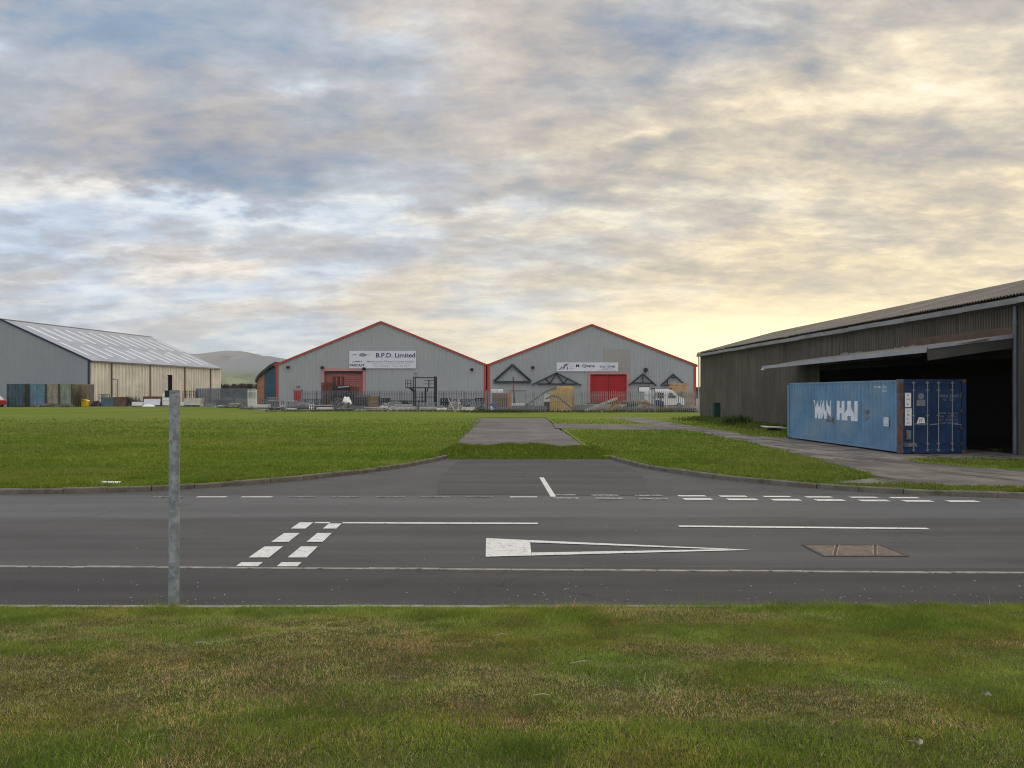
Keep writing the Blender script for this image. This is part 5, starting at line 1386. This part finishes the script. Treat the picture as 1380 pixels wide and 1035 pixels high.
def fine_blades(name, x, y, z, h, w, lean, col, seed=1):
    g = np.random.default_rng(seed); n = len(x)
    a = g.uniform(0, 2 * np.pi, n); b = g.uniform(0, 2 * np.pi, n); sx, sy = np.cos(a) * w / 2, np.sin(a) * w / 2
    L = lean * h * g.uniform(.3, 1.3, n); hz = np.sqrt(np.maximum(h * h - L * L * .6, (h * .25) ** 2))
    v = np.empty((n, 3, 3), np.float32)
    v[:, 0] = np.stack([x - sx, y - sy, z - .008], -1); v[:, 1] = np.stack([x + sx, y + sy, z - .008], -1)
    v[:, 2] = np.stack([x + np.cos(b) * L, y + np.sin(b) * L, z + hz], -1)
    me = bpy.data.meshes.new(name); me.vertices.add(n * 3); me.loops.add(n * 3); me.polygons.add(n)
    me.vertices.foreach_set('co', v.ravel()); me.loops.foreach_set('vertex_index', np.arange(n * 3, dtype=np.int32))
    me.polygons.foreach_set('loop_start', (np.arange(n) * 3).astype(np.int32)); me.update(calc_edges=True)
    at = me.attributes.new('Tint', 'FLOAT_COLOR', 'POINT'); c4 = np.ones((n, 3, 4), np.float32); c4[:, :, :3] = col[:, None, :]
    at.data.foreach_set('color', c4.ravel())
    me.materials.append(M['blade']); o = bpy.data.objects.new(name, me); COL.objects.link(o); o['kind'] = 'stuff'
    return o
def lerp3(a, b, t): return np.array(a)[None] * (1 - t[:, None]) + np.array(b)[None] * t[:, None]
g = np.random.default_rng(4)
def in_poly(x, y, poly):
    c = np.zeros(len(x), bool); j = len(poly) - 1
    for i in range(len(poly)):
        xi, yi = poly[i]; xj, yj = poly[j]
        if yi != yj: c ^= ((yi > y) != (yj > y)) & (x < (xj - xi) * (y - yi) / (yj - yi) + xi)
        j = i
    return c

# verge
N = 1300000
Y = 3.0 + (8.06 - 3.0) * g.random(N); X = (g.random(N) * 2 - 1) * (.70 * Y + 2.6)
keep = g.random(N) < (.70 * Y + 2.6) / (.70 * 8.1 + 2.6); X, Y = X[keep], Y[keep]
keep = Y < 7.90 + .36 * (fbm2(X * .9, X * 0, 19, 5, .65) - .42) + .05 * (X > .5); X, Y = X[keep], Y[keep]
dry = fbm2(X * .75 + 40, Y * 1.5 + 11, 51, 4, .6)
dry = dry + .13 * np.exp(-((Y - 6.1) / 1.2) ** 2) * (X < 2.2) - .10 * (X > 2.6) - .16 * np.exp(-((Y - 8.1) / .55) ** 2) - .10 * np.exp(-((Y - 3.8) / .8) ** 2) * (X > -1.5)
dr = 1 / (1 + np.exp(-(dry - .545) * 22))
lush = np.clip((fbm2(X * 1.1, Y * 1.1 + 70, 77, 3) - .5) * 5, 0, 1)
isdry = g.random(len(X)) < (.07 + .56 * dr)
n = len(X); rv = g.random(n)
green = lerp3((.130, .200, .026), (.215, .270, .052), rv) * (1 - .25 * lush[:, None]) + lush[:, None] * np.array([-.012, .012, -.004])
straw = lerp3((.34, .265, .135), (.60, .50, .29), rv ** 1.6)
colr = np.where(isdry[:, None], straw, green); colr *= g.uniform(.8, 1.2, (n, 1)) * (.72 + .66 * np.clip((fbm2(X * 2.4 + 3, Y * 2.4, 91, 4) - .2) * 1.35, 0, 1))[:, None] * 1.30
colr[:, 0] *= .82 + .5 * fbm2(X * 1.3, Y * 1.6 + 9, 93, 3)
h = g.uniform(.014, .036, n) * (1 + .7 * lush) * np.where(isdry, .95, 1.0); h *= 1 - .35 * dr
h *= np.where(g.random(n) < .025, 2.0, 1)
edge = np.clip((Y - 7.6) / .3, 0, 1); h *= 1 + 1.9 * edge * fbm2(X * 1.6, Y * 0, 9, 3)
h *= 1 + 1.2 * np.exp(-(((X + 3.5) / .45) ** 2 + ((Y - 7.85) / .25) ** 2))
thin = g.random(n) < 1 - .45 * np.clip((dry - .60) * 9, 0, 1)
s = thin
fine_blades('verge_grass', X[s], Y[s], verge_z(X[s], Y[s]), h[s], g.uniform(.0026, .0052, n)[s], np.where(isdry, 1.1, .8)[s], colr[s], 5)

tx, ty = G(706, 1012, .40); n = 700; gx_, gy_ = g.normal(tx, .13, n), g.normal(ty, .07, n)
fine_blades('verge_tuft', gx_, gy_, verge_z(gx_, gy_), g.uniform(.04, .11, n), g.uniform(.003, .006, n), np.full(n, .9), lerp3((.07, .13, .02), (.14, .21, .04), g.random(n)), 12)
# mown field and lawn
def kerb_y(line, x):
    pts = sorted(line); return np.interp(x, [p[0] for p in pts], [p[1] for p in pts])
N = 420000
Y = 16.5 + 50 * g.random(N) ** 2.1; X = (g.random(N) * 2 - 1) * (.70 * Y + 1)
left = (X < -2.35 - (Y - 27) * .02) & (Y > kerb_y(KL, X) + .16)
right = (X > 3.05) & (X < 18) & (Y > kerb_y(KR, X) + .16) & ~in_poly(X, Y, track_poly) & ~((X < 10.5) & (Y > 44.2) & (Y < 52.6))
left |= (X < -2.35) & (X > -2.9) & (Y > 26.3)
patch = in_poly(X, Y, [(12.7, 24.8), (16.8, 24.6), (17.2, 22.8), (14.2, 21.4), (13.3, 21.9), (12.7, 23.2)])
k = ((left & (Y > 16.6)) | right | patch) & (g.random(N) < np.clip((64 - Y) / 38, 0, 1) ** .8)
X, Y = X[k], Y[k]; n = len(X); rv = g.random(n)
a = fbm2(X * .35 + 5, Y * .55, 61, 4); b = fbm2(X * 1.6, Y * 2.4, 62, 3)
c = lerp3((.122, .205, .022), (.205, .262, .037), np.clip((a - .3) * 2.2, 0, 1)) * (.86 + .28 * rv[:, None])
wn = np.clip((fbm2(X * .10 + 3, Y * .2, 64, 4) - .48) * 5, 0, 1)[:, None] * .45
c = c * (1 - wn) + wn * np.array([.23, .225, .07])
c = np.where((g.random(n) < .035)[:, None], lerp3((.20, .18, .06), (.27, .24, .10), rv), c)
h = g.uniform(.035, .085, n) * (.7 + 1.1 * np.clip((b - .42) * 4, 0, 1))
blades('field_grass', X, Y, np.full(n, FZ), h, .0011 * Y * g.uniform(.6, 1.3, n), np.full(n, .7), c, 6)
# mound
N = 26000; X = g.uniform(-2.8, 3.8, N); Y = g.uniform(25.86, 29.4, N); Z = mound_z(X, Y); k = Z > -.02; X, Y, Z = X[k], Y[k], Z[k]; n = len(X)
c = lerp3((.105, .165, .018), (.19, .235, .036), g.random(n))
blades('mound_grass', X, Y, Z, g.uniform(.04, .11, n), g.uniform(.015, .03, n), np.full(n, .6), c, 8)
# rank growth along shed, fence foot, kerb foot
def rough_growth(name, pts, hh, ww, c0, c1, seed):
    p = np.array(pts); n = len(p); gg = np.random.default_rng(seed)
    blades(name, p[:, 0], p[:, 1], np.full(n, FZ), gg.uniform(.4, 1.2, n) * hh, gg.uniform(.6, 1.3, n) * ww, np.full(n, .55), lerp3(c0, c1, gg.random(n)), seed)
r = random.Random(8)
pts = []
for _ in range(9000):
    yy = r.uniform(36.5, 63); d = abs(r.gauss(0, 1.0)); 
    if float(fbm2(np.array([yy * .55]), np.array([d]), 15, 3)[0]) > .40: pts.append((15.95 + (65 - yy) * .0388 - .15 - d * 1.3, yy))
pts = [p for p in pts if not in_poly(np.array([p[0]]), np.array([p[1]]), track_poly)[0]]
rough_growth('weeds', pts, .30, .04, (.075, .115, .020), (.15, .18, .045), 31)
pts = [(r.gauss(PX(672, 83.4), 1.6), r.uniform(82.3, 83.8)) for _ in range(1500)] + [(r.uniform(-3, 20.5), r.uniform(83.2, 83.9)) for _ in range(900)] + [(r.uniform(-28, -3), r.uniform(86.6, 87.4)) for _ in range(700)]
rough_growth('weeds', pts, .30, .08, (.06, .085, .020), (.11, .13, .04), 32)
pts = []
for _ in range(430):
    q = r.random(); pts.append((PX(97.2, 115) + q * (PX(119, 121) - PX(97.2, 115)) + r.uniform(0, .5), 114.9 + q * 6.1 + r.uniform(-.3, .3)))
p = np.array(pts); n = len(p)
o = blades('reeds', p[:, 0], p[:, 1], np.full(n, FZ), g.uniform(.8, 3.6, n), g.uniform(.05, .13, n), np.full(n, .12), lerp3((.10, .09, .06), (.18, .16, .11), g.random(n)), 33, kind='thing')
tag(o, 'dry brown reeds standing against the blue grey gable beside the dull green container', 'reeds')
p = [(r.gauss(0, .6), r.gauss(0, .3)) for _ in range(260)]
p = np.array(p); n = len(p)
bx, by = PX(176, 118.5), 118.5
o = blades('bush', p[:, 0] + bx, p[:, 1] + by, np.full(n, FZ + .05) + g.uniform(0, .8, n), g.uniform(.5, 1.3, n), g.uniform(.04, .11, n), np.full(n, .7), lerp3((.06, .065, .045), (.13, .13, .10), g.random(n)), 35, kind='thing')
tag(o, 'scruffy bare grey bush between the rusty brown crate and the white panels', 'bush')
p = np.array([(r.gauss(0, .45), r.gauss(0, .25)) for _ in range(260)]); n = len(p); bx, by = PX(993, 50), 50.0
o = blades('bush', p[:, 0] + bx, p[:, 1] + by, np.full(n, FZ) + g.uniform(0, .3, n), g.uniform(.3, .6, n), g.uniform(.04, .09, n), np.full(n, .7), lerp3((.03, .06, .02), (.07, .12, .04), g.random(n)), 36, kind='thing')
tag(o, 'leafy dark green weed clump at the shed wall past the green cabinet', 'plant')
# dead leaves and twigs on the verge
def leaf(label, px, py, L, m):
    for z in (.1, .2, .3, .4): x, y = G(px, py, z); zz = float(verge_z(np.array([x]), np.array([y]))[0]); 
    for _ in range(6): x, y = G(px, py, zz + .05); zz = float(verge_z(np.array([x]), np.array([y]))[0])
    mb = MB()
    for a in (0, .9, -.8):
        c_, s_ = math.cos(a), math.sin(a)
        vs = [(0, 0, .01), (L * .4 * c_ - L * .16 * s_, L * .4 * s_ + L * .16 * c_, .03), (L * c_, L * s_, .015), (L * .4 * c_ + L * .16 * s_, L * .4 * s_ - L * .16 * c_, .012)]
        mb.add(vs + [(p, q, z + .004) for p, q, z in vs], [(3, 2, 1, 0), (4, 5, 6, 7), (0, 1, 5, 4), (1, 2, 6, 5), (2, 3, 7, 6), (3, 0, 4, 7)])
    tag(mb.build('dead_leaf', m, loc=(x, y, zz + .04), rotz=random.uniform(0, 6)), label, 'leaf')
lm = mat('dry_leaf', (.30, .285, .25), .8, .25, 20)
leaf('pale curled dead leaf low on the greener corner of the verge', 1239, 1004, .055, lm)
leaf('small pale leaf on the green grass above the big curled dead leaf', 1327, 936, .04, lm)
def twig(label, px, py, L, a, m):
    zz = .2
    for _ in range(8): x, y = G(px, py, zz + .05); zz = float(verge_z(np.array([x]), np.array([y]))[0])
    c_, s_ = math.cos(a), math.sin(a)
    tag(MB().tube((0, 0, 0), (c_ * L * .6, s_ * L * .6, .015), .004, 6).tube((c_ * L * .6, s_ * L * .6, .015), (c_ * L - s_ * .02, s_ * L + c_ * .02, .0), .004, 6, .002).build('twig', m, loc=(x, y, zz + .045)), label, 'twig')
twig('pale twig lying across the dry patch in the middle of the verge', 768, 893, .17, .1, lm)
twig('short pale twig at the edge of the dry patch, near the bulk of the straw', 719, 936, .10, -.2, lm)
twig('thin bleached stalk among green grass close to the camera', 1250, 985, .1, .7, lm) if False else None
twig('pale stick in the grass beside the metal post', 262, 865, .16, -.4, lm)
twig('bleached stick on the dry grass a stride from the asphalt', 664, 856, .13, .0, lm)

# ------------------------------------------------------------------ far hedge and house beyond the yard
def leaf_mass(name, label, cat, x0, x1, y, d, zh, n, c0, c1, sz, seed):
    gg = np.random.default_rng(seed); X = gg.uniform(x0, x1, n); Yy = y + gg.uniform(0, d, n)
    top = zh * (.55 + .75 * fbm2(X * .06 * 60 / max(20, x1 - x0) * 3, X * 0, seed, 4)); Z = gg.random(n) ** .7 * top
    o = blades(name, X, Yy, Z, np.full(n, sz) * gg.uniform(.6, 1.4, n), np.full(n, sz) * gg.uniform(.5, 1, n), np.full(n, .8), lerp3(c0, c1, gg.random(n)), seed, 'thing')
    return tag(o, label, cat)
leaf_mass('hedge', 'dark far hedge seen over the dull grey fence below the hills', 'hedge', PX(290, 340), PX(350, 340), 340, 6, 6.0, 5000, (.05, .055, .035), (.12, .10, .07), .8, 41)
leaf_mass('hedge', 'low brown far hedge showing through the gap beside the dark shed', 'hedge', PX(925, 300), PX(960, 300), 300, 6, 4.5, 2500, (.05, .05, .03), (.12, .09, .06), .8, 42)
hs = thing('house', 'tiny white house far off under the hills', 'house', (PX(319.5, 620), 620, 0))
MB().box(0, 3.6, 0, 5, 0, 4.6).prism([(0, 4.6), (3.6, 4.6), (1.8, 6.2)], 0, 5).build('wall', M['white'], hs)
MB().add([(-.2, -.2, 4.5), (1.8, -.2, 6.4), (1.8, 5.2, 6.4), (-.2, 5.2, 4.5)], [(0, 1, 2, 3)]).add([(3.8, -.2, 4.5), (1.8, -.2, 6.4), (1.8, 5.2, 6.4), (3.8, 5.2, 4.5)], [(0, 1, 2, 3)]).build('roof', M['dark_roof'], hs)
MB().box(1.3, 2.3, -.06, -.01, 1.8, 3.2).build('window', M['glass'], hs)

# ------------------------------------------------------------------ evening haze
hz = MB().box(-2650, 2650, -230, 3760, -1.2, 215)
hm = bpy.data.materials.new('haze_air'); hm.use_nodes = True; nt_ = hm.node_tree
nt_.nodes.remove(nt_.nodes['Principled BSDF'])
pv = nt_.nodes.new('ShaderNodeVolumePrincipled'); pv.inputs['Color'].default_value = (.80, .84, .90, 1); pv.inputs['Density'].default_value = HAZE; pv.inputs['Anisotropy'].default_value = .2
nt_.links.new(pv.outputs[0], nt_.nodes['Material Output'].inputs['Volume'])
tag(hz.build('haze', hm), kind='stuff')
